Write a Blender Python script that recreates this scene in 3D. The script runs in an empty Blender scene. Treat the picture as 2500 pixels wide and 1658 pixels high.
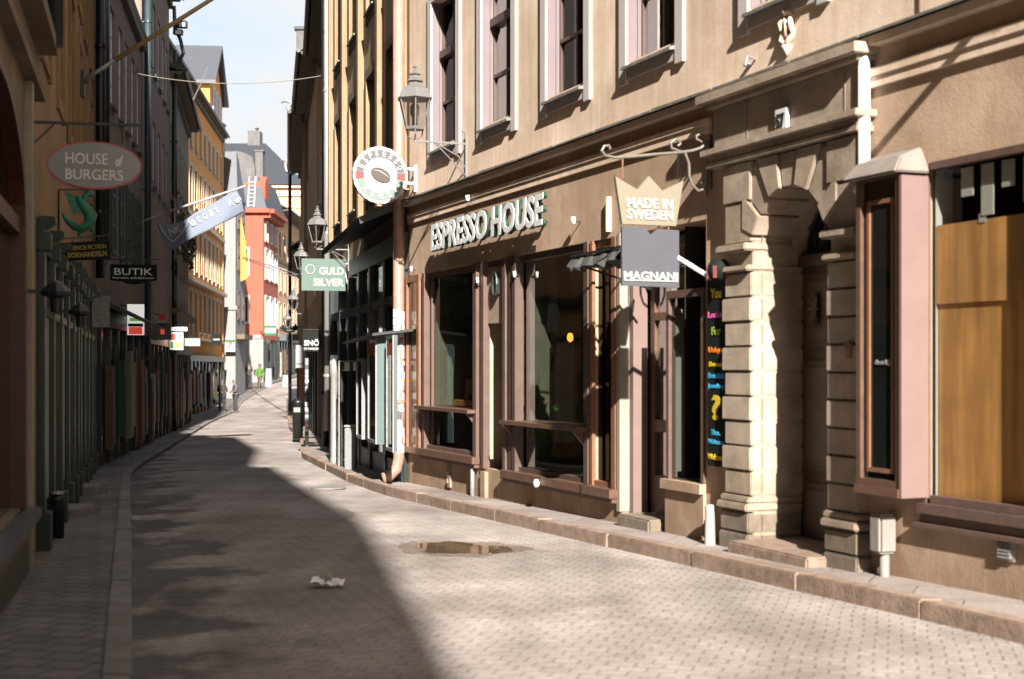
import bpy, bmesh, math, random
from mathutils import Vector, Matrix
R = math.radians
random.seed(7)
SC = bpy.context.scene
COL = SC.collection
# ------------------------------------------------------------------ camera, sky, sun, exposure
F = 3472.0; UC = 1250.0; VH = 894.0; CZ = 1.6
cd = bpy.data.cameras.new('camera'); cam = bpy.data.objects.new('camera', cd); COL.objects.link(cam)
cam.location = (0, 0, CZ); cam.rotation_euler = (R(90), 0, 0)
cd.sensor_width = 36; cd.lens = 50; cd.shift_y = 0.026; cd.clip_start = .1; cd.clip_end = 3000
cd.dof.use_dof = True; cd.dof.focus_distance = 24; cd.dof.aperture_fstop = 2.0
SC.camera = cam
SUN_AZ = R(9.0); SUN_EL = R(29.0)         # light travels 9 deg left of +Y
ld = Vector((-math.sin(SUN_AZ)*math.cos(SUN_EL), math.cos(SUN_AZ)*math.cos(SUN_EL), -math.sin(SUN_EL)))
sd = bpy.data.lights.new('sun', 'SUN'); sd.energy = 5.0; sd.angle = R(.55); sd.color = (1.0, .94, .87)
so = bpy.data.objects.new('sun', sd); COL.objects.link(so)
so.rotation_euler = ld.to_track_quat('-Z', 'Y').to_euler(); so.location = (5, -30, 30)
W = bpy.data.worlds.new('World'); SC.world = W; W.use_nodes = True
nt = W.node_tree; nt.nodes.clear()
def N(t, **k):
    n = nt.nodes.new(t)
    for a, b in k.items(): setattr(n, a, b)
    return n
sky = N('ShaderNodeTexSky', sky_type='NISHITA'); sky.sun_disc = False
sky.sun_elevation = SUN_EL; sky.sun_rotation = R(180) - SUN_AZ
sky.air_density = 1.0; sky.dust_density = 1.5; sky.ozone_density = 1.0
tc = N('ShaderNodeTexCoord'); mp = N('ShaderNodeMapping'); mp.inputs['Scale'].default_value = (1.2, 1.2, 2.0)
mp.inputs['Location'].default_value = (.35, .1, .25)
nz = N('ShaderNodeTexNoise'); nz.inputs['Scale'].default_value = 3.2; nz.inputs['Detail'].default_value = 7; nz.inputs['Roughness'].default_value = .55
cr = N('ShaderNodeValToRGB'); cr.color_ramp.elements[0].position = .42; cr.color_ramp.elements[1].position = .57
cr.color_ramp.elements[0].color = (.22, .22, .22, 1)
mx = N('ShaderNodeMixRGB'); mx.inputs['Color2'].default_value = (4.7, 4.75, 4.85, 1)
bg = N('ShaderNodeBackground'); bg.inputs['Strength'].default_value = .05
wo = N('ShaderNodeOutputWorld'); L = nt.links.new
L(tc.outputs['Generated'], mp.inputs['Vector']); L(mp.outputs['Vector'], nz.inputs['Vector']); L(nz.outputs['Fac'], cr.inputs['Fac'])
L(cr.outputs['Color'], mx.inputs['Fac']); L(sky.outputs['Color'], mx.inputs['Color1']); L(mx.outputs['Color'], bg.inputs['Color']); L(bg.outputs['Background'], wo.inputs['Surface'])
SC.view_settings.view_transform = 'Standard'; SC.view_settings.look = 'None'
SC.view_settings.exposure = 1.95; SC.view_settings.gamma = 1.0
# ------------------------------------------------------------------ materials
MATS = {}; KA = .66
def mat(name, col, rough=.8, var=.12, scale=2.5, bump=.0, bscale=60, metal=0.0, streak=0.0, emit=0.0, spec=.4, col2=None, stain=0.0, splash=0.0):
    if name in MATS: return MATS[name]
    m = bpy.data.materials.new(name); m.use_nodes = True; t = m.node_tree; b = t.nodes['Principled BSDF']
    def n(k): return t.nodes.new(k)
    b.inputs['Roughness'].default_value = rough; b.inputs['Metallic'].default_value = metal
    b.inputs['Specular IOR Level'].default_value = spec
    geo = n('ShaderNodeNewGeometry'); pos = geo.outputs['Position']
    out = None
    if emit == 0: col = tuple(x*KA for x in col)
    c1 = tuple(max(0, x*(1-var)) for x in col) + (1,); c2 = tuple(min(1, x*(1+var)) for x in (col2 or col)) + (1,)
    if var > 0:
        z = n('ShaderNodeTexNoise'); z.inputs['Scale'].default_value = scale; z.inputs['Detail'].default_value = 6; z.inputs['Roughness'].default_value = .65
        t.links.new(pos, z.inputs['Vector'])
        r = n('ShaderNodeValToRGB'); r.color_ramp.elements[0].position = .32; r.color_ramp.elements[1].position = .68
        r.color_ramp.elements[0].color = c1; r.color_ramp.elements[1].color = c2
        t.links.new(z.outputs['Fac'], r.inputs['Fac']); out = r.outputs['Color']
    if streak > 0 and out:
        mpn = n('ShaderNodeMapping'); mpn.inputs['Scale'].default_value = (7, 7, .55)
        z2 = n('ShaderNodeTexNoise'); z2.inputs['Scale'].default_value = 1.3; z2.inputs['Detail'].default_value = 4
        t.links.new(pos, mpn.inputs['Vector']); t.links.new(mpn.outputs['Vector'], z2.inputs['Vector'])
        r2 = n('ShaderNodeValToRGB'); r2.color_ramp.elements[0].position = .38; r2.color_ramp.elements[1].position = .62
        k = 1 - streak; r2.color_ramp.elements[0].color = (k, k*.97, k*.92, 1); r2.color_ramp.elements[1].color = (1, 1, 1, 1)
        t.links.new(z2.outputs['Fac'], r2.inputs['Fac'])
        mm = n('ShaderNodeMixRGB'); mm.blend_type = 'MULTIPLY'; mm.inputs['Fac'].default_value = 1
        t.links.new(out, mm.inputs['Color1']); t.links.new(r2.outputs['Color'], mm.inputs['Color2']); out = mm.outputs['Color']
    if stain > 0 and out:
        z3 = n('ShaderNodeTexNoise'); z3.inputs['Scale'].default_value = .7; z3.inputs['Detail'].default_value = 8; z3.inputs['Roughness'].default_value = .7
        t.links.new(pos, z3.inputs['Vector'])
        r3 = n('ShaderNodeValToRGB'); r3.color_ramp.elements[0].position = .44; r3.color_ramp.elements[1].position = .60
        k = 1 - stain; r3.color_ramp.elements[0].color = (k, k*.96, k*.9, 1); r3.color_ramp.elements[1].color = (1, 1, 1, 1)
        t.links.new(z3.outputs['Fac'], r3.inputs['Fac'])
        mm = n('ShaderNodeMixRGB'); mm.blend_type = 'MULTIPLY'; mm.inputs['Fac'].default_value = 1
        t.links.new(out, mm.inputs['Color1']); t.links.new(r3.outputs['Color'], mm.inputs['Color2']); out = mm.outputs['Color']
    if splash > 0 and out:      # splash dirt rising from the pavement, with a ragged edge
        sx = n('ShaderNodeSeparateXYZ'); t.links.new(pos, sx.inputs[0])
        mr = n('ShaderNodeMapRange'); mr.inputs['From Min'].default_value = -.3; mr.inputs['From Max'].default_value = 1.1; mr.inputs['To Min'].default_value = .55; mr.inputs['To Max'].default_value = 0; t.links.new(sx.outputs['Z'], mr.inputs['Value'])
        mps = n('ShaderNodeMapping'); mps.inputs['Scale'].default_value = (1.9, 1.9, 1.1); t.links.new(pos, mps.inputs['Vector'])
        zs = n('ShaderNodeTexNoise'); zs.inputs['Scale'].default_value = 1.2; zs.inputs['Detail'].default_value = 8; zs.inputs['Roughness'].default_value = .7; t.links.new(mps.outputs['Vector'], zs.inputs['Vector'])
        ad = n('ShaderNodeMath'); ad.operation = 'ADD'; t.links.new(mr.outputs['Result'], ad.inputs[0]); t.links.new(zs.outputs['Fac'], ad.inputs[1])
        rs = n('ShaderNodeValToRGB'); rs.color_ramp.elements[0].position = .55; rs.color_ramp.elements[1].position = .95
        rs.color_ramp.elements[0].color = (1, 1, 1, 1); rs.color_ramp.elements[1].color = (1-splash, 1-splash*1.06, 1-splash*1.12, 1); t.links.new(ad.outputs[0], rs.inputs['Fac'])
        mm = n('ShaderNodeMixRGB'); mm.blend_type = 'MULTIPLY'; mm.inputs['Fac'].default_value = 1
        t.links.new(out, mm.inputs['Color1']); t.links.new(rs.outputs['Color'], mm.inputs['Color2']); out = mm.outputs['Color']
    if out: t.links.new(out, b.inputs['Base Color'])
    else: b.inputs['Base Color'].default_value = tuple(col) + (1,)
    if bump > 0:
        z4 = n('ShaderNodeTexNoise'); z4.inputs['Scale'].default_value = bscale; z4.inputs['Detail'].default_value = 5
        t.links.new(pos, z4.inputs['Vector'])
        bp = n('ShaderNodeBump'); bp.inputs['Strength'].default_value = bump; bp.inputs['Distance'].default_value = .01
        t.links.new(z4.outputs['Fac'], bp.inputs['Height']); t.links.new(bp.outputs['Normal'], b.inputs['Normal'])
    if emit > 0:
        b.inputs['Emission Color'].default_value = tuple(col) + (1,); b.inputs['Emission Strength'].default_value = emit
    MATS[name] = m; return m
def glassmat(name, tint=(.75, .8, .78), refl=1.0, rough=.02):
    m = bpy.data.materials.new(name); m.use_nodes = True; t = m.node_tree; t.nodes.clear()
    tr = t.nodes.new('ShaderNodeBsdfTransparent'); tr.inputs['Color'].default_value = tint + (1,)
    gl = t.nodes.new('ShaderNodeBsdfGlossy'); gl.inputs['Roughness'].default_value = rough
    fr = t.nodes.new('ShaderNodeFresnel'); fr.inputs['IOR'].default_value = 1.45
    mul = t.nodes.new('ShaderNodeMath'); mul.operation = 'MULTIPLY'; mul.inputs[1].default_value = refl; mul.use_clamp = True
    geo = t.nodes.new('ShaderNodeNewGeometry')
    zn = t.nodes.new('ShaderNodeTexNoise'); zn.inputs['Scale'].default_value = 1.6
    bp = t.nodes.new('ShaderNodeBump'); bp.inputs['Strength'].default_value = .12; bp.inputs['Distance'].default_value = .02
    mix = t.nodes.new('ShaderNodeMixShader'); o = t.nodes.new('ShaderNodeOutputMaterial'); k = t.links.new
    k(geo.outputs['Position'], zn.inputs['Vector']); k(zn.outputs['Fac'], bp.inputs['Height']); k(bp.outputs['Normal'], gl.inputs['Normal'])
    k(fr.outputs['Fac'], mul.inputs[0]); k(mul.outputs[0], mix.inputs['Fac']); k(tr.outputs[0], mix.inputs[1]); k(gl.outputs[0], mix.inputs[2]); k(mix.outputs[0], o.inputs['Surface'])
    MATS[name] = m; return m
def settmat(name, c1, c2, mortar, bw, rh, rot, msize=.012, damp=0.0, rough=.75, sweep=0.0):
    m = bpy.data.materials.new(name); m.use_nodes = True; t = m.node_tree; b = t.nodes['Principled BSDF']; k = t.links.new
    c1, c2, mortar = [tuple(x*KA for x in q) for q in (c1, c2, mortar)]
    b.inputs['Roughness'].default_value = rough; b.inputs['Specular IOR Level'].default_value = .3
    geo = t.nodes.new('ShaderNodeNewGeometry')
    mpn = t.nodes.new('ShaderNodeMapping'); mpn.inputs['Rotation'].default_value = (0, 0, rot)
    k(geo.outputs['Position'], mpn.inputs['Vector'])
    w = t.nodes.new('ShaderNodeTexNoise'); w.inputs['Scale'].default_value = 1.1; w.inputs['Detail'].default_value = 3; k(geo.outputs['Position'], w.inputs['Vector'])
    wm = t.nodes.new('ShaderNodeVectorMath'); wm.operation = 'SCALE'; wm.inputs['Scale'].default_value = .06; k(w.outputs['Color'], wm.inputs[0])
    wa = t.nodes.new('ShaderNodeVectorMath'); wa.operation = 'ADD'; k(mpn.outputs['Vector'], wa.inputs[0]); k(wm.outputs[0], wa.inputs[1])
    br = t.nodes.new('ShaderNodeTexBrick'); br.offset = .5
    br.inputs['Scale'].default_value = 1; br.inputs['Brick Width'].default_value = bw; br.inputs['Row Height'].default_value = rh
    br.inputs['Mortar Size'].default_value = msize; br.inputs['Mortar Smooth'].default_value = .6
    br.inputs['Color1'].default_value = c1 + (1,); br.inputs['Color2'].default_value = c2 + (1,); br.inputs['Mortar'].default_value = mortar + (1,)
    k(wa.outputs[0], br.inputs['Vector'])
    z = t.nodes.new('ShaderNodeTexNoise'); z.inputs['Scale'].default_value = .45; z.inputs['Detail'].default_value = 9; z.inputs['Roughness'].default_value = .7
    k(geo.outputs['Position'], z.inputs['Vector'])
    r = t.nodes.new('ShaderNodeValToRGB'); r.color_ramp.elements[0].position = .38; r.color_ramp.elements[1].position = .62
    r.color_ramp.elements[0].color = (.66, .62, .58, 1); r.color_ramp.elements[1].color = (1.12, 1.10, 1.08, 1); k(z.outputs['Fac'], r.inputs['Fac'])
    mm = t.nodes.new('ShaderNodeMixRGB'); mm.blend_type = 'MULTIPLY'; mm.inputs['Fac'].default_value = 1
    k(br.outputs['Color'], mm.inputs['Color1']); k(r.outputs['Color'], mm.inputs['Color2']); out = mm.outputs['Color']
    zf = t.nodes.new('ShaderNodeTexNoise'); zf.inputs['Scale'].default_value = 38; zf.inputs['Detail'].default_value = 3; k(geo.outputs['Position'], zf.inputs['Vector'])
    rf = t.nodes.new('ShaderNodeValToRGB'); rf.color_ramp.elements[0].position = .3; rf.color_ramp.elements[1].position = .7
    rf.color_ramp.elements[0].color = (.78, .76, .74, 1); rf.color_ramp.elements[1].color = (1.08, 1.08, 1.08, 1); k(zf.outputs['Fac'], rf.inputs['Fac'])
    if bw < .2:      # dusty and worn lanes running along the street, blotchy repairs
        mpl = t.nodes.new('ShaderNodeMapping'); mpl.inputs['Rotation'].default_value = (0, 0, rot); mpl.inputs['Scale'].default_value = (2.2, .28, 1); k(geo.outputs['Position'], mpl.inputs['Vector'])
        zl = t.nodes.new('ShaderNodeTexNoise'); zl.inputs['Scale'].default_value = 1.0; zl.inputs['Detail'].default_value = 5; k(mpl.outputs['Vector'], zl.inputs['Vector'])
        rl = t.nodes.new('ShaderNodeValToRGB'); rl.color_ramp.elements[0].position = .36; rl.color_ramp.elements[1].position = .66
        rl.color_ramp.elements[0].color = (.86, .85, .84, 1); rl.color_ramp.elements[1].color = (1.16, 1.16, 1.16, 1); k(zl.outputs['Fac'], rl.inputs['Fac'])
        ml = t.nodes.new('ShaderNodeMixRGB'); ml.blend_type = 'MULTIPLY'; ml.inputs['Fac'].default_value = 1
        k(out, ml.inputs['Color1']); k(rl.outputs['Color'], ml.inputs['Color2']); out = ml.outputs['Color']
    m2 = t.nodes.new('ShaderNodeMixRGB'); m2.blend_type = 'MULTIPLY'; m2.inputs['Fac'].default_value = 1
    k(out, m2.inputs['Color1']); k(rf.outputs['Color'], m2.inputs['Color2']); out = m2.outputs['Color']
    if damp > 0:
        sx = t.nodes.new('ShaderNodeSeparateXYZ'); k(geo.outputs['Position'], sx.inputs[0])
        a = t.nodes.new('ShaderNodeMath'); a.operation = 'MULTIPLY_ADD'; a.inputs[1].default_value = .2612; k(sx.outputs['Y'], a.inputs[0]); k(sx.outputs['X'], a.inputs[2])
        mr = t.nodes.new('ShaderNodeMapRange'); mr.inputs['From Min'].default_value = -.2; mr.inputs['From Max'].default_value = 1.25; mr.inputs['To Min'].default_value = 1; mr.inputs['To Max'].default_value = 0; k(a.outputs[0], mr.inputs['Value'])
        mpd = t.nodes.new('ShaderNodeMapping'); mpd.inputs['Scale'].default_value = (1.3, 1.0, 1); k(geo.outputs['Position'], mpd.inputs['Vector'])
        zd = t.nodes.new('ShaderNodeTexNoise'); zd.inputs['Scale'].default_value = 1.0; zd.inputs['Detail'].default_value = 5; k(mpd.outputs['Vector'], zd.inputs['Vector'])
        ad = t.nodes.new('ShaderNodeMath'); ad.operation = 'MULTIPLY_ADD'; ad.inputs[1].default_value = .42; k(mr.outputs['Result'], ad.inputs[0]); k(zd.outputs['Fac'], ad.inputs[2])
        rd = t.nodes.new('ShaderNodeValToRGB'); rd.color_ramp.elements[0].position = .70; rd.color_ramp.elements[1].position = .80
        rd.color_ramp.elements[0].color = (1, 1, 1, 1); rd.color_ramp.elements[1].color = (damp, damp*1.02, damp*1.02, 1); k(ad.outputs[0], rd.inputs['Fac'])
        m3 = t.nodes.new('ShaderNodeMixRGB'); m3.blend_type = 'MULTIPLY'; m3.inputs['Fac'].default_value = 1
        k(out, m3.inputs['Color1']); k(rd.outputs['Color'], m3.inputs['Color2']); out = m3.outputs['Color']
    k(out, b.inputs['Base Color'])
    bp = t.nodes.new('ShaderNodeBump'); bp.invert = True; bp.inputs['Strength'].default_value = .55; bp.inputs['Distance'].default_value = .012
    k(br.outputs['Fac'], bp.inputs['Height'])
    b2 = t.nodes.new('ShaderNodeBump'); b2.inputs['Strength'].default_value = .5; b2.inputs['Distance'].default_value = .01
    k(zf.outputs['Fac'], b2.inputs['Height']); k(bp.outputs['Normal'], b2.inputs['Normal']); k(b2.outputs['Normal'], b.inputs['Normal'])
    MATS[name] = m; return m
# ------------------------------------------------------------------ mesh helpers
class MB:
    def __init__(s): s.v = []; s.f = []
    def face(s, pts):
        i = len(s.v); s.v += [tuple(p) for p in pts]; s.f.append(tuple(range(i, i+len(pts))))
    def hexa(s, p):          # p: 8 points, bottom 4 then top 4 in the same order
        i = len(s.v); s.v += [tuple(q) for q in p]
        for q in ((0,3,2,1), (4,5,6,7), (0,1,5,4), (1,2,6,5), (2,3,7,6), (3,0,4,7)): s.f.append(tuple(i+k for k in q))
    def box(s, x0, x1, y0, y1, z0, z1):
        s.hexa([(x0,y0,z0), (x1,y0,z0), (x1,y1,z0), (x0,y1,z0), (x0,y0,z1), (x1,y0,z1), (x1,y1,z1), (x0,y1,z1)])
    def fbox(s, fr, s0, s1, d0, d1, z0, z1):
        s.hexa([fr.p(a, b, z0) for a, b in ((s0,d0), (s1,d0), (s1,d1), (s0,d1))] + [fr.p(a, b, z1) for a, b in ((s0,d0), (s1,d0), (s1,d1), (s0,d1))])
    def bar(s, a, b, w, h=None, up=(0,0,1)):
        a = Vector(a); b = Vector(b); h = h or w; d = (b-a).normalized(); u = Vector(up)
        if abs(d.dot(u)) > .98: u = Vector((0,1,0))
        r = d.cross(u).normalized(); u = r.cross(d)
        c = [r*w/2+u*h/2, -r*w/2+u*h/2, -r*w/2-u*h/2, r*w/2-u*h/2]
        s.hexa([a+q for q in c] + [b+q for q in c])
    def tube(s, pts, rad, n=10, caps=True):
        pts = [Vector(p) for p in pts]; rads = rad if isinstance(rad, (list, tuple)) else [rad]*len(pts)
        rings = []; pu = None
        for i, p in enumerate(pts):
            d = (pts[min(i+1, len(pts)-1)] - pts[max(i-1, 0)]).normalized()
            u = pu or (Vector((0,0,1)) if abs(d.z) < .9 else Vector((1,0,0)))
            r = d.cross(u)
            if r.length < 1e-4: r = d.cross(Vector((0,1,0)))
            r.normalize(); u = r.cross(d).normalized(); pu = u
            i0 = len(s.v); s.v += [tuple(p + (r*math.cos(6.28318*k/n) + u*math.sin(6.28318*k/n))*rads[i]) for k in range(n)]; rings.append(i0)
        for a, b in zip(rings, rings[1:]):
            for k in range(n): s.f.append((a+k, a+(k+1) % n, b+(k+1) % n, b+k))
        if caps: s.f.append(tuple(rings[0]+k for k in reversed(range(n)))); s.f.append(tuple(rings[-1]+k for k in range(n)))
    def lathe(s, c, prof, n=16, rot=0.0):   # prof: (r, z) list around +Z at c
        rings = []
        for r, z in prof:
            i0 = len(s.v); s.v += [(c[0]+r*math.cos(rot+6.28318*k/n), c[1]+r*math.sin(rot+6.28318*k/n), c[2]+z) for k in range(n)]; rings.append(i0)
        for a, b in zip(rings, rings[1:]):
            for k in range(n): s.f.append((a+k, a+(k+1) % n, b+(k+1) % n, b+k))
        s.f.append(tuple(rings[0]+k for k in reversed(range(n)))); s.f.append(tuple(rings[-1]+k for k in range(n)))
    def prism(s, pts, off):                 # extrude a planar polygon by vector off
        off = Vector(off); n = len(pts); i = len(s.v)
        s.v += [tuple(Vector(p)) for p in pts] + [tuple(Vector(p)+off) for p in pts]
        s.f.append(tuple(reversed(range(i, i+n)))); s.f.append(tuple(range(i+n, i+2*n)))
        for k in range(n): s.f.append((i+k, i+(k+1) % n, i+n+(k+1) % n, i+n+k))
    def obj(s, name, m, parent=None, smooth=False, bevel=0.0, fix=True):
        me = bpy.data.meshes.new(name); me.from_pydata(s.v, [], s.f)
        if fix or bevel:
            bm = bmesh.new(); bm.from_mesh(me)
            bmesh.ops.recalc_face_normals(bm, faces=bm.faces)
            if bevel:
                bmesh.ops.remove_doubles(bm, verts=bm.verts, dist=1e-5)
                es = [e for e in bm.edges if len(e.link_faces) == 2 and e.calc_face_angle(0) > .6]
                bmesh.ops.bevel(bm, geom=es, offset=bevel, segments=2, affect='EDGES', clamp_overlap=True)
            bm.to_mesh(me); bm.free()
        if smooth:
            for p in me.polygons: p.use_smooth = True
        me.materials.append(m if not isinstance(m, str) else MATS[m])
        o = bpy.data.objects.new(name, me); COL.objects.link(o)
        if parent is not None:
            o.parent = parent
            if parent.type == 'EMPTY': o.matrix_parent_inverse = Matrix.Translation(-Vector(parent.location))
        return o
def thing(name, label, cat, loc=(0,0,0), group=None):
    o = bpy.data.objects.new(name, None); COL.objects.link(o); o.location = loc; o.empty_display_size = .3
    o['label'] = label; o['category'] = cat
    if group: o['group'] = group
    return o
def tag(o, label, cat, group=None):
    o['label'] = label; o['category'] = cat
    if group: o['group'] = group
    return o
def struct(o): o['kind'] = 'structure'; return o
def copy_tree(o, parent=None):
    c = o.copy(); COL.objects.link(c)
    if parent is not None: c.parent = parent
    for ch in [x for x in list(bpy.data.objects) if x.parent == o]: copy_tree(ch, c)
    return c
class Fr:                                  # a facade line: s along it (away from the camera), d out into the street
    def __init__(s, p0, p1, side):
        s.o = Vector(p0); s.D = (Vector(p1)-Vector(p0)); s.len = s.D.length; s.D.normalize()
        s.N = Vector((-s.D.y, s.D.x)) if side > 0 else Vector((s.D.y, -s.D.x)); s.side = side
    def xy(s, a, d=0): return s.o + s.D*a + s.N*d
    def p(s, a, d, z): q = s.xy(a, d); return Vector((q.x, q.y, z))
    def su(s, u, d=0):
        t = (u-UC)/F; return (t*(s.o.y+d*s.N.y) - s.o.x - d*s.N.x) / (s.D.x - t*s.D.y)
    def zv(s, v, a, d=0): return CZ - (v-VH)*s.xy(a, d).y/F
    def at(s, u, v, d=0): a = s.su(u, d); return a, s.zv(v, a, d)
    @property
    def N3(s): return Vector((s.N.x, s.N.y, 0))
    @property
    def D3(s): return Vector((s.D.x, s.D.y, 0))
def text(body, c, r, w, h, m, parent, name='lettering', ext=.004, off=0.0, shear=0.0, up=(0,0,1), fit='both', spacing=1.0):
    """lettering centred at c, reading along r, fitted into w x h"""
    cu = bpy.data.curves.new('t', 'FONT'); cu.body = body; cu.extrude = 1.0; cu.offset = off; cu.shear = shear; cu.resolution_u = 3; cu.space_character = spacing
    cu.align_x = 'CENTER'
    ob = bpy.data.objects.new('t', cu); COL.objects.link(ob)
    dg = bpy.context.evaluated_depsgraph_get(); dg.update()
    me = bpy.data.meshes.new_from_object(ob.evaluated_get(dg)); bpy.data.objects.remove(ob)
    xs = [v.co.x for v in me.vertices]; ys = [v.co.y for v in me.vertices]
    x0, x1, y0, y1 = min(xs), max(xs), min(ys), max(ys); sx = w/(x1-x0); sy = h/(y1-y0)
    if fit == 'h': sx = sy
    if fit == 'w': sy = sx
    r = Vector(r).normalized(); up = Vector(up).normalized(); n = r.cross(up).normalized(); c = Vector(c)
    for v in me.vertices:
        v.co = c + r*((v.co.x-(x0+x1)/2)*sx) + up*((v.co.y-(y0+y1)/2)*sy) + n*(v.co.z*ext)
    me.name = name; me.materials.append(m if not isinstance(m, str) else MATS[m])
    o = bpy.data.objects.new(name, me); COL.objects.link(o)
    if parent is not None:
        o.parent = parent
        if parent.type == 'EMPTY': o.matrix_parent_inverse = Matrix.Translation(-Vector(parent.location))
    return o
def interp(tab, y):
    if y <= tab[0][0]: return tab[0][1]
    for (a, b), (c, d) in zip(tab, tab[1:]):
        if y <= c: return b + (d-b)*(y-a)/(c-a)
    return tab[-1][1]
ZG = [(-30, .15), (0, .08), (9, -.02), (21, -.25), (31, -.40), (46, -.62), (60, -.82), (74, -.90), (80, -.84), (87, -.55), (96, -.03), (104, .34), (125, 1.0), (160, 1.8)]
def zg(y): return interp(ZG, y)
LW = [(-40, 9.43), (25.7, -7.6), (60, -13.63), (87, -17.5), (104, -18.3), (130, -18.4)]
RW = [(-40, 22.9), (21.07, -1.52), (31, -3.94), (38.7, -5.1), (45.6, -6.3), (52, -7.5), (68, -10.1), (80, -12.0), (92, -13.0), (104, -13.3), (130, -13.3)]
LK = [(-40, 10.76), (24.6, -6.60), (27.5, -7.15), (60, -12.75), (87, -16.4), (104, -17.3), (130, -17.4)]
RK = [(-40, 22.2), (20, -1.75), (23, -2.65), (31, -4.60), (38.7, -5.75), (45.6, -6.95), (52, -8.15), (68, -10.75), (80, -12.6), (92, -13.6), (104, -13.9), (130, -13.9)]
# ------------------------------------------------------------------ palette
mat('beige_plaster', (1.0, .80, .635), .9, .08, .8, .18, 45, streak=.10, stain=.20)
mat('stone', (.45, .36, .275), .85, .2, 4, .25, 40, stain=.32)
mat('stone_dark', (.27, .22, .17), .85, .25, 6, .3, 40, stain=.35)
mat('white_trim', (.60, .535, .51), .8, .05, 4, .1, 60)
mat('mauve_frame', (.10, .062, .048), .5, .15, 8)
mat('mauve_light', (.125, .074, .057), .6, .15, 8)
mat('pink_panel', (.215, .14, .125), .55, .06, 4)
mat('brown_wood', (.13, .07, .045), .5, .2, 12)
mat('dark_wood', (.06, .035, .022), .5, .25, 10)
mat('door_wood', (.06, .034, .019), .45, .2, 14)
mat('orange_wood', (.24, .115, .06), .5, .12, 12)
mat('lead', (.20, .19, .17), .6, .35, 9, .2)
mat('black_metal', (.012, .013, .013), .4, .1, 20)
mat('dark_metal', (.05, .055, .05), .4, .2, 20, metal=.4)
mat('grey_metal', (.32, .31, .29), .45, .15, 15, metal=.3)
mat('white_paint', (.80, .79, .77), .5, .03, 6)
mat('interior_dark', (.035, .028, .022), .9, .2, 2)
mat('interior_green', (.17, .17, .125), .9, .12, 9, streak=.25)
mat('curtain', (.20, .185, .15), .9, .1, 8, streak=.25)
mat('copper_brown', (.36, .21, .16), .5, .2, 6)
glassmat('glass', (.72, .76, .72), .55); glassmat('glass_clear', (.97, .97, .96), .3); glassmat('glass_dark', (.25, .27, .24), .6)
mat('brown_plaster', (.63, .46, .33), .9, .09, 1.0, .25, 45, streak=.05, stain=.25, splash=.40)
mat('pane_dark', (.012, .014, .013), .06, 0, spec=.6)
mat('plywood', (.60, .31, .09), .7, .18, 1.6, streak=.35)
mat('tape', (.42, .42, .36), .7, .05, 8)
mat('film_white', (.30, .31, .27), .8, .05, 5)
# ------------------------------------------------------------------ ground
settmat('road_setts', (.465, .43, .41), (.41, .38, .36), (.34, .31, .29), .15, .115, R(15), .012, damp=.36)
settmat('pave_left', (.26, .245, .235), (.19, .18, .175), (.08, .075, .07), .24, .2, R(15), .012)
settmat('pave_right', (.40, .35, .33), (.34, .30, .28), (.24, .21, .19), .7, .6, R(22), .01)
mat('granite', (.34, .245, .19), .8, .3, 9, .5, 40, stain=.2)
mat('granite_grey', (.25, .235, .225), .8, .2, 7, .5, 40, stain=.2)
mat('earth', (.2, .18, .16), .95, .1, .2)
g = MB(); g.face([(-1500, -1500, -3), (1500, -1500, -3), (1500, 1500, -3), (-1500, 1500, -3)]); struct(g.obj('ground', 'earth'))
def strip(name, A, B, za, zb, m, n=5, y0=-12, y1=130, dy=1.0):
    mb = MB(); y = y0; rows = []
    while y <= y1+.01:
        xa, xb = A(y), B(y); z = zg(y); r = []
        for i in range(n+1):
            t = i/n; r.append(len(mb.v)); mb.v.append((xa+(xb-xa)*t, y, z+za+(zb-za)*t + (.035*math.sin(math.pi*t) if n > 2 else 0)))
        rows.append(r); y += dy
    for a, b in zip(rows, rows[1:]):
        for i in range(n): mb.f.append((a[i], a[i+1], b[i+1], b[i]))
    return struct(mb.obj(name, m, smooth=n > 2))
lk = lambda y: interp(LK, y); rk = lambda y: interp(RK, y); lw = lambda y: interp(LW, y); rw = lambda y: interp(RW, y)
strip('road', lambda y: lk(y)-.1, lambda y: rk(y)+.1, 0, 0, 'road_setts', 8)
strip('pavement', lambda y: lw(y)-.7, lambda y: lk(y)-.12, .065, .065, 'pave_left', 2)
strip('pavement', lambda y: rk(y)+.10, lambda y: rw(y)+1.3, .118, .13, 'pave_right', 2)
def kerb(name, xf, side, w, h, m, y0, y1, ln):
    mb = MB(); y = y0; rnd = random.Random(3)
    while y < y1:
        l = ln*rnd.uniform(.8, 1.25); ya, yb = y+.003, y+l-.003
        xa, xb = xf(ya), xf(yb); dz = rnd.uniform(-.004, .006)
        za, zb = zg(ya), zg(yb); jx = rnd.uniform(-.008, .008)
        o = -w if side < 0 else w
        mb.hexa([(xa+jx, ya, za-.2), (xa+o, ya, za-.2), (xb+o, yb, zb-.2), (xb+jx, yb, zb-.2), (xa+jx, ya, za+h+dz), (xa+o, ya, za+h+dz), (xb+o, yb, zb+h+dz), (xb+jx, yb, zb+h+dz)])
        y += l
    return struct(mb.obj(name, m, bevel=.009))
kerb('kerb', lk, -1, .15, .085, 'granite_grey', -8, 100, 1.15)
kerb('kerb', rk, 1, .16, .128, 'granite', -2, 100, 1.3)
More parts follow.
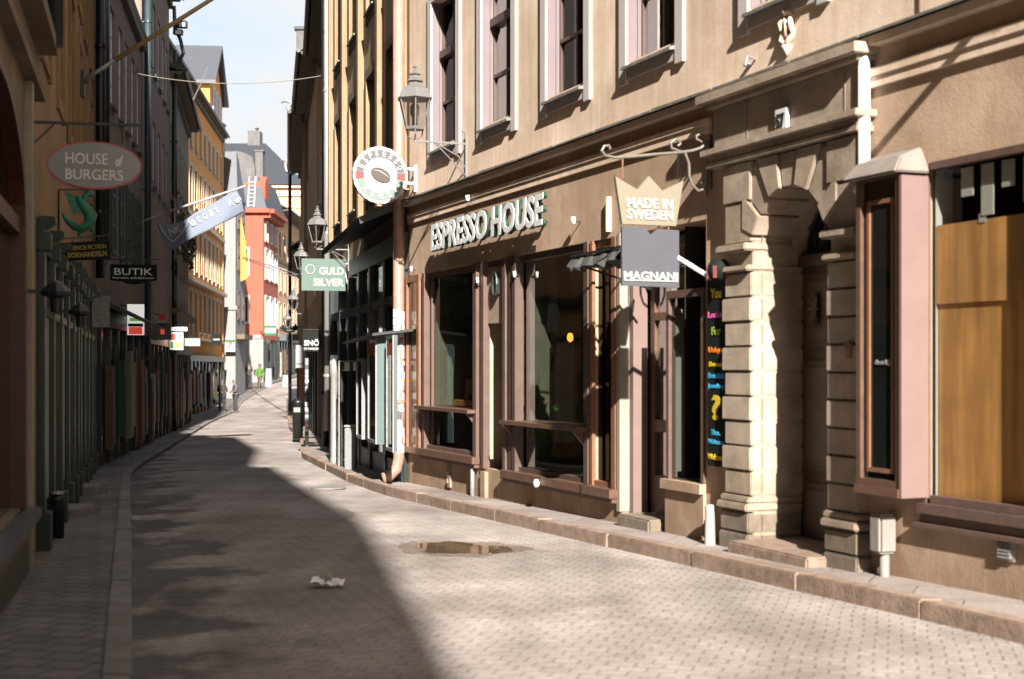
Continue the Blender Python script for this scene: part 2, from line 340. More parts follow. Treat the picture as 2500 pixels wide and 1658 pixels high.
def blob(name, cx, cy, rx, ry, rot, m, z=.006, seed=1, irr=.22, n=40, flat=False):
    rnd = random.Random(seed); ph = [rnd.uniform(0, 6.28) for _ in range(4)]; mb = MB(); P = []
    for k in range(n):
        a = 6.28318*k/n; r = 1+irr*(math.sin(2*a+ph[0])*.5+math.sin(3*a+ph[1])*.45+math.sin(5*a+ph[2])*.3+math.sin(9*a+ph[3])*.12)
        x, y = rx*r*math.cos(a), ry*r*math.sin(a); x, y = x*math.cos(rot)-y*math.sin(rot), x*math.sin(rot)+y*math.cos(rot)
        X, Y = cx+x, cy+y; P.append((X, Y, (zg(cy) if flat else zg(Y))+.035*math.sin(math.pi*min(1, max(0, (X-lk(Y))/(rk(Y)-lk(Y)))))+z))
    mb.face(P); return mb.obj(name, m)
mat('water', (.16, .11, .065), .02, 0, spec=.5)
settmat('damp_setts', (.36, .31, .27), (.31, .27, .235), (.22, .19, .16), .15, .115, R(15), .012, rough=.5)
def puddle(lab, cx, cy, rx, ry, rot, seed, ir=.26, wet=1.12, water=True):
    zz = zg(cy)+.035*math.sin(math.pi*min(1, max(0, (cx-lk(cy))/(rk(cy)-lk(cy)))))
    t = thing('puddle', lab, 'puddle', (cx, cy, zz))
    def loop(m, k, z, sd, name):
        rnd = random.Random(sd); ph = [rnd.uniform(0, 6.28) for _ in range(4)]; mb = MB(); P = []
        for q in range(88):
            a = 6.28318*q/88; r = k*(1+ir*(math.sin(2*a+ph[0])*.5+math.sin(3*a+ph[1])*.45+math.sin(5*a+ph[2])*.3+math.sin(9*a+ph[3])*.2+math.sin(17*a+ph[0])*.12)+rnd.uniform(-.03, .03))
            x, y = rx*r*math.cos(a), ry*r*math.sin(a); x, y = x*math.cos(rot)-y*math.sin(rot), x*math.sin(rot)+y*math.cos(rot)
            X, Y = cx+x, cy+y; P.append((X, Y, zg(Y)+.035*math.sin(math.pi*min(1, max(0, (X-lk(Y))/(rk(Y)-lk(Y)))))+z))
        c = (cx, cy, zz+z); i = len(mb.v); mb.v.append(c); mb.v += P
        for q in range(88): mb.f.append((i, i+1+q, i+1+(q+1) % 88))
        return mb.obj(name, m, t)
    loop('damp_setts', wet, .003, seed, 'damp_rim')
    if water: loop('water', .86, .0045, seed+5, 'water_surface')
    return t
puddle('long puddle of brown water on the sunlit setts before the cafe front', -.47, 13.0, .47, .62, R(8), 4)
puddle('faint damp patch at the shadow edge, farther up than the long brown puddle', -2.35, 16.9, .30, .9, R(12), 9, wet=1.3, water=False)
# manhole cover
mh = MB(); mh.lathe((-2.75, 21.3, zg(21.3)+.03), [(.0, 0), (.27, 0), (.27, .012), (.25, .016), (.0, .016)], 20)
o = mh.obj('manhole_cover', 'grey_metal'); tag(o, 'round iron manhole cover in the setts near the sunlit wedge', 'manhole cover')
# litter
mat('paper', (1.15, 1.1, 1.15), .8, .1, 30); mat('wrap_green', (.22, .32, .28), .5, .2, 60); mat('wrap_yellow', (.55, .48, .22), .6, .1, 40)
yl = 3472*1.63/(1438-894); xl = (800-1250)/3472*yl
t = thing('litter', 'crumpled white and green wrapper lying on the shaded setts', 'litter', (xl, yl, zg(yl)+.02))
mb = MB(); rnd = random.Random(5)
pp = [[(xl-.12+.03*i, yl-.08+.08*j+rnd.uniform(-.02, .02), zg(yl)+.045+rnd.uniform(0, .035)+.02*(j == 2)) for i in range(9)] for j in range(3)]
for j in range(2):
    for i in range(8): mb.face([pp[j][i], pp[j][i+1], pp[j+1][i+1], pp[j+1][i]])
mb.obj('paper_strip', 'paper', t)
mb = MB(); mb.prism([(xl-.03, yl, zg(yl)+.05), (xl+.03, yl+.01, zg(yl)+.05), (xl+.02, yl+.01, zg(yl)+.10), (xl-.01, yl, zg(yl)+.12)], (0, .03, .01)); mb.obj('paper_cup', 'wrap_green', t)
mb = MB(); mb.prism([(xl-.012, yl, zg(yl)+.11), (xl+.02, yl+.01, zg(yl)+.10), (xl+.03, yl, zg(yl)+.15)], (0, .02, 0)); mb.obj('wrapper_corner', 'wrap_yellow', t)
# ------------------------------------------------------------------ facade helpers
def panel(mb, fr, s0, s1, z0, z1, ops, rec=.2):
    """front sheet with openings (a0,a1,b0,b1) and their reveals"""
    S = sorted({s0, s1} | {min(max(a, s0), s1) for o in ops for a in o[:2]}); Z = sorted({z0, z1} | {min(max(b, z0), z1) for o in ops for b in o[2:4]})
    for a, b in zip(S, S[1:]):
        for c, d in zip(Z, Z[1:]):
            m, n = (a+b)/2, (c+d)/2
            if any(o[0] < m < o[1] and o[2] < n < o[3] for o in ops): continue
            mb.face([fr.p(a, 0, c), fr.p(b, 0, c), fr.p(b, 0, d), fr.p(a, 0, d)])
    for o in ops:
        r = o[4] if len(o) > 4 else rec; a, b, c, d = o[:4]
        mb.face([fr.p(a, 0, c), fr.p(a, 0, d), fr.p(a, -r, d), fr.p(a, -r, c)]); mb.face([fr.p(b, 0, c), fr.p(b, 0, d), fr.p(b, -r, d), fr.p(b, -r, c)])
        mb.face([fr.p(a, 0, c), fr.p(b, 0, c), fr.p(b, -r, c), fr.p(a, -r, c)]); mb.face([fr.p(a, 0, d), fr.p(b, 0, d), fr.p(b, -r, d), fr.p(a, -r, d)])
def frame(mb, fr, a, b, c, d, w=.07, d0=-.12, d1=-.06, cols=1, rows=(), mw=.035):
    mb.fbox(fr, a, a+w, d0, d1, c, d); mb.fbox(fr, b-w, b, d0, d1, c, d)
    mb.fbox(fr, a+w, b-w, d0, d1, c, c+w); mb.fbox(fr, a+w, b-w, d0, d1, d-w, d)
    for k in range(1, cols):
        x = a+(b-a)*k/cols; mb.fbox(fr, x-mw/2, x+mw/2, d0+.006, d1+.006, c+w, d-w)
    for zr in rows:
        if isinstance(zr, tuple): zz, ww, e = zr
        else: zz, ww, e = zr, mw, .002
        mb.fbox(fr, a+w, b-w, d0+.003, d1+e, zz-ww/2, zz+ww/2)
def window(parent, fr, a, b, c, d, fm, gm='pane_dark', w=.06, dep=-.12, cols=2, rows=(), trim=None, tw=.14, tp=.04, sill=None, curtain=False, name='window', lab=None, mw=.035):
    mb = MB(); frame(mb, fr, a, b, c, d, w, dep-.05, dep, cols, rows, mw); f = mb.obj(name, fm, parent)
    if lab: f['label'] = lab
    mb = MB(); mb.face([fr.p(a+.02, dep-.03, c+.02), fr.p(b-.02, dep-.03, c+.02), fr.p(b-.02, dep-.03, d-.02), fr.p(a+.02, dep-.03, d-.02)]); mb.obj('pane', gm, f)
    if trim:
        mb = MB()
        mb.fbox(fr, a-tw, a, -.01, tp, c-.22, d+tw); mb.fbox(fr, b, b+tw, -.01, tp, c-.22, d+tw); mb.fbox(fr, a, b, -.01, tp, d, d+tw)
        mb.fbox(fr, a, b, -.01, tp*.7, c-.18, c-.05)
        mb.obj('surround', trim, f)
    if sill:
        mb = MB(); mb.hexa([fr.p(a, dep, c-.06), fr.p(b, dep, c-.06), fr.p(b, .09, c-.09), fr.p(a, .09, c-.09), fr.p(a, dep, c+.0), fr.p(b, dep, c+.0), fr.p(b, .09, c-.06), fr.p(a, .09, c-.06)]); mb.obj('sill', sill, f)
    if curtain:
        mb = MB(); n = 14
        for (q0, q1) in ((a+.03, a+.03+(b-a)*.22), (b-.03-(b-a)*.24, b-.03)):
            for k in range(n):
                s0 = q0+(q1-q0)*k/n; s1 = q0+(q1-q0)*(k+1)/n; e0 = .025*(k % 2); e1 = .025*((k+1) % 2)
                mb.face([fr.p(s0, dep-.16-e0, c), fr.p(s1, dep-.16-e1, c), fr.p(s1, dep-.16-e1, d), fr.p(s0, dep-.16-e0, d)])
        mb.obj('curtain', 'curtain', f)
    return f
def shell(mb, fr, s0, s1, z0, z1, dep, front=False):
    """side, back and top walls of a block behind the facade line"""
    P = [fr.p(s0, -.005, 0), fr.p(s0, -dep, 0), fr.p(s1, -dep, 0), fr.p(s1, -.005, 0)]
    for a, b in zip(P, P[1:]+([P[0]] if front else [])): mb.face([(a.x, a.y, z0), (b.x, b.y, z0), (b.x, b.y, z1), (a.x, a.y, z1)])
    mb.face([(p.x, p.y, z1) for p in P])
def roof(fr, s0, s1, z, dep, rise, over, m, parent, gm='black_metal', soffit=None, gut=True, e=.0):
    mb = MB(); A = [fr.p(s0-e, over, z), fr.p(s1+e, over, z), fr.p(s1+e, -dep/2, z+rise), fr.p(s0-e, -dep/2, z+rise), fr.p(s1+e, -dep, z), fr.p(s0-e, -dep, z)]
    u = Vector((0, 0, .12))
    mb.hexa([A[0], A[1], A[2], A[3], A[0]+u, A[1]+u, A[2]+u, A[3]+u]); mb.hexa([A[3], A[2], A[4], A[5], A[3]+u, A[2]+u, A[4]+u, A[5]+u])
    mb.prism([fr.p(s0, 0, z-.02), fr.p(s0, -dep/2, z+rise-.02), fr.p(s0, -dep, z-.02)], fr.D3*.05); mb.prism([fr.p(s1, 0, z-.02), fr.p(s1, -dep/2, z+rise-.02), fr.p(s1, -dep, z-.02)], fr.D3*-.05)
    r = mb.obj('roof', m, parent)
    if soffit:
        mb = MB(); mb.fbox(fr, s0, s1, 0, over-.03, z-.10, z-.01); mb.fbox(fr, s0, s1, .0, .12, z-.35, z-.101); mb.obj('soffit', soffit, r)
    if gut:
        mb = MB(); mb.tube([fr.p(s0-e, over+.05, z+.02), fr.p(s1+e, over+.05, z+.02)], .075, 8); mb.obj('gutter', gm, r)
    return r
# ------------------------------------------------------------------ R1: beige building with the cafe and the portal
f1 = Fr((6.9, 0), (6.9-.3995*21.07, 21.07), 1)
B1 = thing('townhouse', 'beige plastered house with cafe front, stone portal and white window surrounds', 'building', tuple(f1.p(12, 0, -.1)))
yd = lambda y: y/.9285
sE = f1.len      # far corner
ups = []
for yc in (19.58, 17.72, 15.76, 13.85, 11.68, 9.5, 7.4):
    ups.append((yd(yc)-.52, yd(yc)+.52, 4.66, 6.72, .14))
def S(u, d=0): return f1.su(u, d)
TOP = 2.93
oA = (S(1170), S(1036), .42, TOP, .14); oDr = (S(1240), S(1181), -.2, TOP, .55)
oB = (S(1440), S(1246), .33, TOP, .14); oC = (S(1508), S(1444), .33, TOP, .14)
oD = (S(1724), S(1518), -.3, TOP, .36); oF = (S(2540), S(2258), .64, 3.02, .14)
oG = (S(3350), S(2610), .64, 3.02, .14)
s0p, s1p = S(2014, .12), S(1828, .12)       # portal clear opening
scp = (s0p+s1p)/2; rp = (s1p-s0p)/2; ZS = 2.5
ops = ups + [oA, oDr, oB, oC, oD, oF, oG, (s0p, s1p, -.5, ZS+rp+.02, .02)]
mb = MB(); panel(mb, f1, -2, sE, -1.5, 3.97, [o for o in ops if o[2] < 3.5], .13)
low = mb
mb = MB(); panel(mb, f1, -2, sE, 3.97, 12.5, ups, .13)
for o in ups: pass
shell(mb, f1, -2, sE, -1.5, 12.5, 9)
# corner fill of the arch
n = 14
for k in range(n):
    a0, a1 = math.pi*k/n, math.pi*(k+1)/n
    p0 = (scp+rp*math.cos(a0), ZS+rp*math.sin(a0)); p1 = (scp+rp*math.cos(a1), ZS+rp*math.sin(a1))
    low.face([f1.p(p0[0], 0, p0[1]), f1.p(p1[0], 0, p1[1]), f1.p(p1[0], 0, ZS+rp+.02), f1.p(p0[0], 0, ZS+rp+.02)])
mb.obj('upper_wall', 'beige_plaster', B1, fix=False); low.obj('ground_floor_wall', 'brown_plaster', B1, fix=False)
for i, o in enumerate(ups):
    a, b, c, d = o[:4]
    w_ = window(B1, f1, a, b, c, d, 'mauve_frame', 'glass', .06, -.13, 2, ((5.30, .04, .004), (5.98, .10, .05)), 'white_trim', .15, .035, 'lead', True)
    mb = MB(); mb.face([f1.p(a-.2, -.8, c-.2), f1.p(b+.2, -.8, c-.2), f1.p(b+.2, -.8, d+.2), f1.p(a-.2, -.8, d+.2)])
    for x in (a-.2, b+.2): mb.face([f1.p(x, -.2, c-.2), f1.p(x, -.8, c-.2), f1.p(x, -.8, d+.2), f1.p(x, -.2, d+.2)])
    mb.face([f1.p(a-.2, -.2, d+.2), f1.p(b+.2, -.2, d+.2), f1.p(b+.2, -.8, d+.2), f1.p(a-.2, -.8, d+.2)])
    mb.obj('room_behind', 'interior_dark', w_)
    mb = MB(); mb.fbox(f1, b-.012, b-.002, -.13, .004, c, d); mb.fbox(f1, b-.03, b-.012, -.13, -.09, c, d); mb.obj('reveal_lining', mat('mauve_lining', (.20, .155, .16), .6, .06, 6), w_)
# string course / cornice
mb = MB(); mb.fbox(f1, S(1738), sE, -.01, .10, 3.955, 4.02); mb.fbox(f1, -2, S(2094), -.01, .10, 3.955, 4.02); mb.fbox(f1, S(2096), S(1736), -.01, .12, 3.99, 4.03); mb.obj('cornice', 'beige_plaster', B1)
mb = MB(); rnd = random.Random(2); x = -2
while x < sE:
    l = min(rnd.uniform(.9, 1.6), sE-x); mb.hexa([f1.p(x, .003, 4.06), f1.p(x+l-.02, .003, 4.06), f1.p(x+l-.02, .14, 4.025), f1.p(x, .14, 4.025), f1.p(x, .003, 4.085), f1.p(x+l-.02, .003, 4.085), f1.p(x+l-.02, .14, 4.045+rnd.uniform(-.006, .012)), f1.p(x, .14, 4.045)]); x += l
mb.obj('flashing', 'lead', B1)
mb = MB(); mb.fbox(f1, S(1738), sE, -.01, .045, 3.78, 3.83); mb.fbox(f1, S(1738), sE, -.01, .03, 3.70, 3.78); mb.fbox(f1, -2, S(2094), -.01, .045, 3.74, 3.80); mb.fbox(f1, -2, S(2094), -.01, .03, 3.66, 3.74); mb.obj('moulding', 'beige_plaster', B1)
# interiors
mb = MB()
def room(mb, s0, s1, z0, z1, dep):
    mb.face([f1.p(s0, -dep, z0), f1.p(s1, -dep, z0), f1.p(s1, -dep, z1), f1.p(s0, -dep, z1)])
    mb.face([f1.p(s0, -.14, z0), f1.p(s0, -dep, z0), f1.p(s0, -dep, z1), f1.p(s0, -.14, z1)])
    mb.face([f1.p(s1, -.14, z0), f1.p(s1, -dep, z0), f1.p(s1, -dep, z1), f1.p(s1, -.14, z1)])
    mb.face([f1.p(s0, -.14, z0), f1.p(s1, -.14, z0), f1.p(s1, -dep, z0), f1.p(s0, -dep, z0)])
    mb.face([f1.p(s0, -.14, z1), f1.p(s1, -.14, z1), f1.p(s1, -dep, z1), f1.p(s0, -dep, z1)])
room(mb, oC[0]-.1, sE-.02, -.25, 3.1, 4.0); room(mb, oD[0]-.05, S(1640), -.25, 3.1, 2.5); room(mb, oF[0]-.2, oF[1]+.15, .1, 3.2, 3.0); room(mb, oG[0]-.2, oG[1]+.1, .1, 3.2, 3.0)
mb.obj('shop_interior', 'interior_dark', B1, fix=False)
mb = MB(); mb.fbox(f1, S(1036)-.02, S(1036)+.03, -.95, -.13, .1, TOP+.1); mb.fbox(f1, S(1262)-.04, S(1262)+.02, -.5, -.15, .33, TOP+.1); mb.obj('partition', 'interior_green', B1)
# cafe windows ------------------------------------------------
def shopwin(o, name, fm, posts, ledge=None, cols=1, gm='glass', sill='brown_wood', lab=None, bott=True):
    a, b, c, d = o[:4]; mb = MB()
    for (p, wd, d0, d1) in posts: mb.fbox(f1, p-wd/2, p+wd/2, d0, d1, c, d)
    mb.fbox(f1, a, b, -.12, -.03, d-.08, d); mb.fbox(f1, a, b, -.12, .0, c, c+.06)
    w_ = mb.obj(name, fm, B1)
    if lab: w_['label'] = lab
    mb = MB(); mb.face([f1.p(a, -.08, c), f1.p(b, -.08, c), f1.p(b, -.08, d), f1.p(a, -.08, d)]); mb.obj('pane', gm, w_)
    mb = MB(); mb.fbox(f1, a-.05, b+.05, -.02, .12, c-.08, c+.01); mb.fbox(f1, a-.03, b+.03, -.02, .08, c-.13, c-.081); mb.obj('sill', sill, w_)
    if ledge:
        mb = MB(); mb.fbox(f1, a+.02, b-.02, -.35, .16, ledge-.03, ledge+.015)
        for x in (a+.12, b-.12): mb.prism([f1.p(x, .003, ledge-.031), f1.p(x, .14, ledge-.031), f1.p(x, .003, ledge-.2)], f1.D3*.03)
        mb.obj('ledge', 'brown_wood', w_)
    return w_
shopwin(oA, 'shop_window', 'mauve_light', [(oA[1]-.05, .10, -.05, .04), (oA[1]-.18, .04, -.10, -.04), (oA[0]+.05, .12, -.06, .05)], 1.02)
shopwin(oB, 'shop_window', 'mauve_frame', [(oB[1]-.06, .12, -.05, .03), (oB[1]-.22, .10, -.06, .05), (oB[0]+.05, .10, -.05, .03)], .93)
wc = shopwin(oC, 'shop_window', 'orange_wood', [(oC[1]-.03, .06, -.02, .02), (oC[0]+.04, .09, -.01, .035)], gm='glass_dark')
mb = MB(); mb.fbox(f1, oC[0]+.1, oC[1]-.07, -.30, -.26, .35, 2.9); mb.obj('inner_shutter', 'door_wood', wc)
# cafe door
mb = MB(); a, b = oDr[:2]
mb.fbox(f1, b-.09, b, -.05, .04, .30, TOP); mb.fbox(f1, a, a+.09, -.05, .04, .3, TOP); mb.fbox(f1, a+.09, b-.09, -.12, -.03, TOP-.08, TOP)
dr = mb.obj('door_frame', 'mauve_light', B1)
mb = MB(); mb.fbox(f1, a+.09, b-.09, -.10, -.02, 2.14, TOP-.081); mb.obj('transom_panel', mat('ochre_plaster', (.40, .29, .22), .8, .1, 5), dr)
mb = MB(); mb.fbox(f1, a, b, -.1, -.0, -.25, .30); mb.fbox(f1, S(1192), b, -.02, .05, -.3, .26); mb.obj('door_step', 'brown_plaster', dr)
mb = MB(); mb.fbox(f1, a+.09, a+.15, -.6, -.54, -.1, 2.1); mb.fbox(f1, b-.15, b-.09, -.6, -.54, -.1, 2.1); mb.fbox(f1, a+.15, b-.15, -.6, -.54, .0, .35); mb.obj('door', 'dark_wood', dr)
# bracket emblem over the cafe door
mb = MB(); c0 = f1.p((a+b)/2-.05, .0, 2.62)
ring = [c0+f1.N3*.03+f1.D3*(.075*math.cos(q*.5236))+Vector((0, 0, .15*math.sin(q*.5236))) for q in range(13)]
mb.tube(ring, .018, 6, False); mb.fbox(f1, (a+b)/2-.11, (a+b)/2+.01, -.02, .02, 2.50, 2.74)
o = mb.obj('wall_plaque', 'dark_metal'); tag(o, 'small grey oval plaque on the pale panel over the cafe door', 'plaque')
# mirror panel left of first window
mb = MB(); mb.fbox(f1, S(1030), S(1024), -.01, .05, .38, TOP); mb.fbox(f1, S(1000), S(996), -.01, .05, .38, TOP); mb.fbox(f1, S(1030), S(996), -.01, .045, TOP-.1, TOP-.0); mb.fbox(f1, S(1030), S(994), -.01, .06, .33, .41)
pn = mb.obj('glazed_panel', 'orange_wood', B1)
mat('mirror_dark', (.16, .13, .10), .12, 0, metal=.9)
mb = MB(); mb.face([f1.p(S(1024), .012, .41), f1.p(S(1000), .012, .41), f1.p(S(1000), .012, TOP-.1), f1.p(S(1024), .012, TOP-.1)]); mb.obj('pane', 'mirror_dark', pn)
# jewellery shop entrance recess + window D
dA, dB = oD[0], oD[1]
mb = MB(); mb.fbox(f1, dB-.012, dB+.06, -.11, .03, .12, TOP+.02); mb.obj('pilaster', mat('jamb_cream', (.36, .30, .25), .8, .08, 4, .2, 40, streak=.2), B1)
mb = MB(); mb.fbox(f1, dB-.10, dB-.014, -.24, -.08, -.2, TOP-.02); e1 = mb.obj('side_panel', 'pink_panel', B1)
mb = MB(); mb.fbox(f1, S(1511), S(1595)-.0, -.2, .16, -.3, .18) if False else None
sb0, sb1 = S(1590, .1), S(1511, .1)
mb = MB(); mb.fbox(f1, sb0, sb1, -.3, .13, -.4, .12); mb.obj('door_step', 'stone_dark', B1, bevel=.02)
sD = S(1634)
mb = MB(); frame(mb, f1, sD+.02, dB-.11, -.05, TOP-.05, .09, -.34, -.27, 1, ((2.1, .08, .004), (1.0, .12, .01), (.25, .5, .01)))
drD = mb.obj('door', 'brown_wood', B1)
mb = MB(); mb.face([f1.p(sD+.03, -.3, 0), f1.p(dB-.12, -.3, 0), f1.p(dB-.12, -.3, TOP-.06), f1.p(sD+.03, -.3, TOP-.06)]); mb.obj('pane', 'glass', drD)
mb = MB(); mb.lathe(tuple(f1.p(sD+.13, -.25, .95)), [(.0, 0), (.02, .01), (.02, .2), (0, .21)], 8); mb.obj('handle', 'grey_metal', drD)
WT = 2.24
mb = MB(); mb.fbox(f1, dA+.0, sD+.06, -.5, .07, .44, .53); mb.fbox(f1, dA, sD+.03, -.5, .03, -.3, .439); mb.obj('plinth', 'brown_plaster', B1)
mb = MB(); mb.fbox(f1, sD-.05, sD+.0, -.04, .035, .531, WT); mb.fbox(f1, sD-.05, sD, -.5, -.45, .531, WT); mb.fbox(f1, dA, sD, -.04, .035, WT, WT+.07); mb.fbox(f1, dA, dA+.05, -.04, .03, .531, WT)
wd = mb.obj('display_window', 'mauve_light', B1)
mb = MB(); mb.face([f1.p(dA, 0, .54), f1.p(sD, 0, .54), f1.p(sD, 0, WT), f1.p(dA, 0, WT)]); mb.face([f1.p(sD-.025, -.03, .54), f1.p(sD-.025, -.46, .54), f1.p(sD-.025, -.46, WT), f1.p(sD-.025, -.03, WT)]); mb.obj('pane', 'glass', wd)
mb = MB(); mb.fbox(f1, dA, sD-.06, -.95, -.90, .5, WT+.2); mb.fbox(f1, dA, sD-.06, -.9, -.05, .50, .535); mb.obj('back_board', mat('olive_board', (.16, .13, .06), .6, .2, 3), wd)
mb = MB(); mb.face([f1.p(sD-.032, -.05, .6), f1.p(sD-.032, -.2, .6), f1.p(sD-.032, -.12, WT-.1), f1.p(sD-.032, -.05, WT-.1)]); mb.obj('glass_strip', 'film_white', wd)
# window F with plywood
a, b, c, d = oF[:4]
mb = MB(); mb.fbox(f1, b-.035, b, -.02, .02, c, d); mb.fbox(f1, a, a+.04, -.05, .02, c, d); mb.fbox(f1, a+.04, b-.08, -.05, .02, d-.05, d); mb.fbox(f1, a+.04, b-.08, -.05, .02, c, c+.06)
wf = mb.obj('shop_window', 'mauve_light', B1)
mb = MB(); mb.face([f1.p(a, -.03, c), f1.p(b, -.03, c), f1.p(b, -.03, d), f1.p(a, -.03, d)]); mb.obj('pane', 'glass_clear', wf)
mb = MB(); mb.fbox(f1, a-.08, b+.03, -.02, .05, c-.07, c); mb.fbox(f1, a-.1, b+.07, -.02, .06, c-.17, c-.14); mb.fbox(f1, a-.06, b+.03, -.02, .02, c-.13, c-.071); mb.obj('sill', 'mauve_light', wf)
mb = MB(); zt = CZ+(894-548)/F*f1.xy(S(2290)).y
mb.fbox(f1, a+.05, b-.06, -.085, -.07, c+.05, zt-.55); mb.fbox(f1, a+.05, b-.06, -.069, -.055, zt-.55, zt); mb.obj('plywood_board', 'plywood', wf)
mb = MB(); mb.fbox(f1, b-.05, b-.042, -.2, -.055, c+.03, d-.03); mb.obj('window_film', 'film_white', wf)
mb = MB(); rnd = random.Random(8)
for k in range(8):
    x = b-.35-.2*k; mb.fbox(f1, x-.1, x+.02, -.05, -.045, d-.22-rnd.uniform(.0, .2), d-.07)
    mb.fbox(f1, x-.02, x+.05, -.052, -.05, zt-.02, zt+.04) if k % 3 == 1 else None
mb.obj('tape_piece', 'tape', wf)
window(B1, f1, oG[0], oG[1], oG[2], oG[3], 'mauve_frame', 'glass_dark', .08, -.06, 2, (), name='shop_window')
# projecting case E + stone hood
ED = .22; fE0, fE1 = S(2197, ED), S(2090, ED)
mb = MB(); cE = .74
for x in (fE0, fE1-.05): mb.fbox(f1, x, x+.05, .0 if x == fE1-.05 else ED-.05, ED, cE, TOP)
mb.fbox(f1, fE0, fE1, .0, ED+.02, cE-.06, cE-.001); mb.fbox(f1, fE0+.05, fE1-.05, ED-.08, ED, cE, cE+.05); mb.fbox(f1, fE0, fE1, .0, ED, TOP, TOP+.02)
ve = mb.obj('display_case', 'brown_wood', B1)
mb = MB(); mb.fbox(f1, fE0-.03, fE0-.002, .0, ED+.01, cE-.06, TOP); mb.obj('side_panel', 'pink_panel', ve)
mb = MB(); mb.fbox(f1, fE0+.10, fE0+.13, ED-.04, ED-.02, cE+.1, TOP-.14); mb.fbox(f1, fE1-.13, fE1-.10, ED-.04, ED-.02, cE+.1, TOP-.14); mb.fbox(f1, fE0+.13, fE1-.13, ED-.04, ED-.02, TOP-.17, TOP-.14); mb.fbox(f1, fE0+.13, fE1-.13, ED-.04, ED-.02, cE+.1, cE+.13); mb.obj('inner_frame', 'orange_wood', ve)
mb = MB(); mb.face([f1.p(fE0+.05, .0+ED-.035, cE+.05), f1.p(fE1-.05, .0+ED-.035, cE+.05), f1.p(fE1-.05, ED-.035, TOP), f1.p(fE0+.05, ED-.035, TOP)]); mb.obj('pane', 'pane_dark', ve)
c0 = f1.p((fE0+fE1)/2-.03, ED-.03, CZ+(894-886)/F*10.0); text('dam & Jo', c0, -f1.D3, .20, .045, 'grey_metal', ve, off=.01)
mb = MB(); h0, h1 = fE0-.06, S(2012, .1)
for (x0, x1, pr) in ((h0, fE1+.06, .31),):
    mb.hexa([f1.p(x0, 0, TOP+.02), f1.p(x1, 0, TOP+.02), f1.p(x1, pr, TOP+.02), f1.p(x0, pr, TOP+.02), f1.p(x0+.1, 0, TOP+.22), f1.p(x1, 0, TOP+.22), f1.p(x1, pr-.13, TOP+.15), f1.p(x0+.1, pr-.13, TOP+.15)])
mb.obj('stone_hood', mat('stone_pale', (.23, .195, .165), .85, .15, 5, .3, 30), B1, bevel=.012)
# ------------------------------------------------------------------ portal
PT = .10; DD = -.41
e0, e1 = S(2096, .1), S(1742, .1)
mb = MB(); mb.fbox(f1, e0, e1, -.05, PT-.01, 3.505, 3.86); po = mb.obj('portal', 'stone', B1); po['label'] = 'rusticated stone door surround with arch'
for (a, b, near) in ((s1p, S(1770, PT), False), (S(2094, PT), s0p, True)):
    mbs = MB(); mbd = MB(); z = .50; k = 0
    while z < 2.35:
        h = (2.40-.50)/9; e = .035 if k % 2 else 0
        aa, bb = (a, b+e) if not near else (a-e, b)
        mbs.fbox(f1, aa, bb, DD-.01, PT+e*.3, z+.006, z+h-.008); z += h; k += 1
    aa, bb = a, b
    mbs.fbox(f1, aa, bb, DD, PT, 2.65, 2.985); mbs.fbox(f1, aa, bb+(.02 if not near else 0), -.3, PT+.01, 3.0, 3.33)
    mbd.fbox(f1, aa+.02 if near else aa+.006, bb-.02 if not near else bb-.006, DD, PT-.025, -.3, 3.4)
    pier = mbd.obj('portal_pier', 'stone', po, bevel=.008)
    q = mbs.obj('rusticated_blocks', 'stone', pier, bevel=.008); 
    for (za, zb, ex) in ((.19, .36, .03), (-.3, .18, .04)):
        mb = MB(); mb.fbox(f1, aa-(.0 if not near else ex), bb+(ex if not near else 0), DD, PT+ex, za, zb); mb.obj('pier_base', 'stone_dark', pier, bevel=.012)
    for (za, zb, ex, dd_) in ((.375, .44, .05, .06), (.441, .495, .025, .035), (2.575, 2.64, .05, .07), (2.405, 2.455, .03, .05)):
        mb = MB(); mb.fbox(f1, aa-(ex if near else .012), bb+(.012 if near else ex), DD, PT+dd_, za, zb); mb.obj('moulding', 'stone', pier, bevel=.012)
# voussoirs
mbv = MB(); nv = 9
for k in range(nv):
    a0 = math.pi*k/nv+.012; a1 = math.pi*(k+1)/nv-.012
    def outer(a):
        c_, s_ = math.cos(a), math.sin(a); t = 3.33-ZS; w_ = rp+.0
        q = min(t/max(s_, 1e-6), 1.02*(rp+.12)/max(abs(c_), 1e-6)) if True else 1
        return scp+q*c_, ZS+q*s_
    if k in (0, nv-1): continue
    am = (a0+a1)/2
    P = [(scp+rp*math.cos(a0), ZS+rp*math.sin(a0)), outer(a0), outer(a1), (scp+rp*math.cos(a1), ZS+rp*math.sin(a1))]
    mbv.prism([f1.p(x, -.3, z) for x, z in P], f1.N3*(.3+PT*.9+(.02 if k % 2 else 0)))
mbv.obj('voussoir', 'stone', po, bevel=.008)
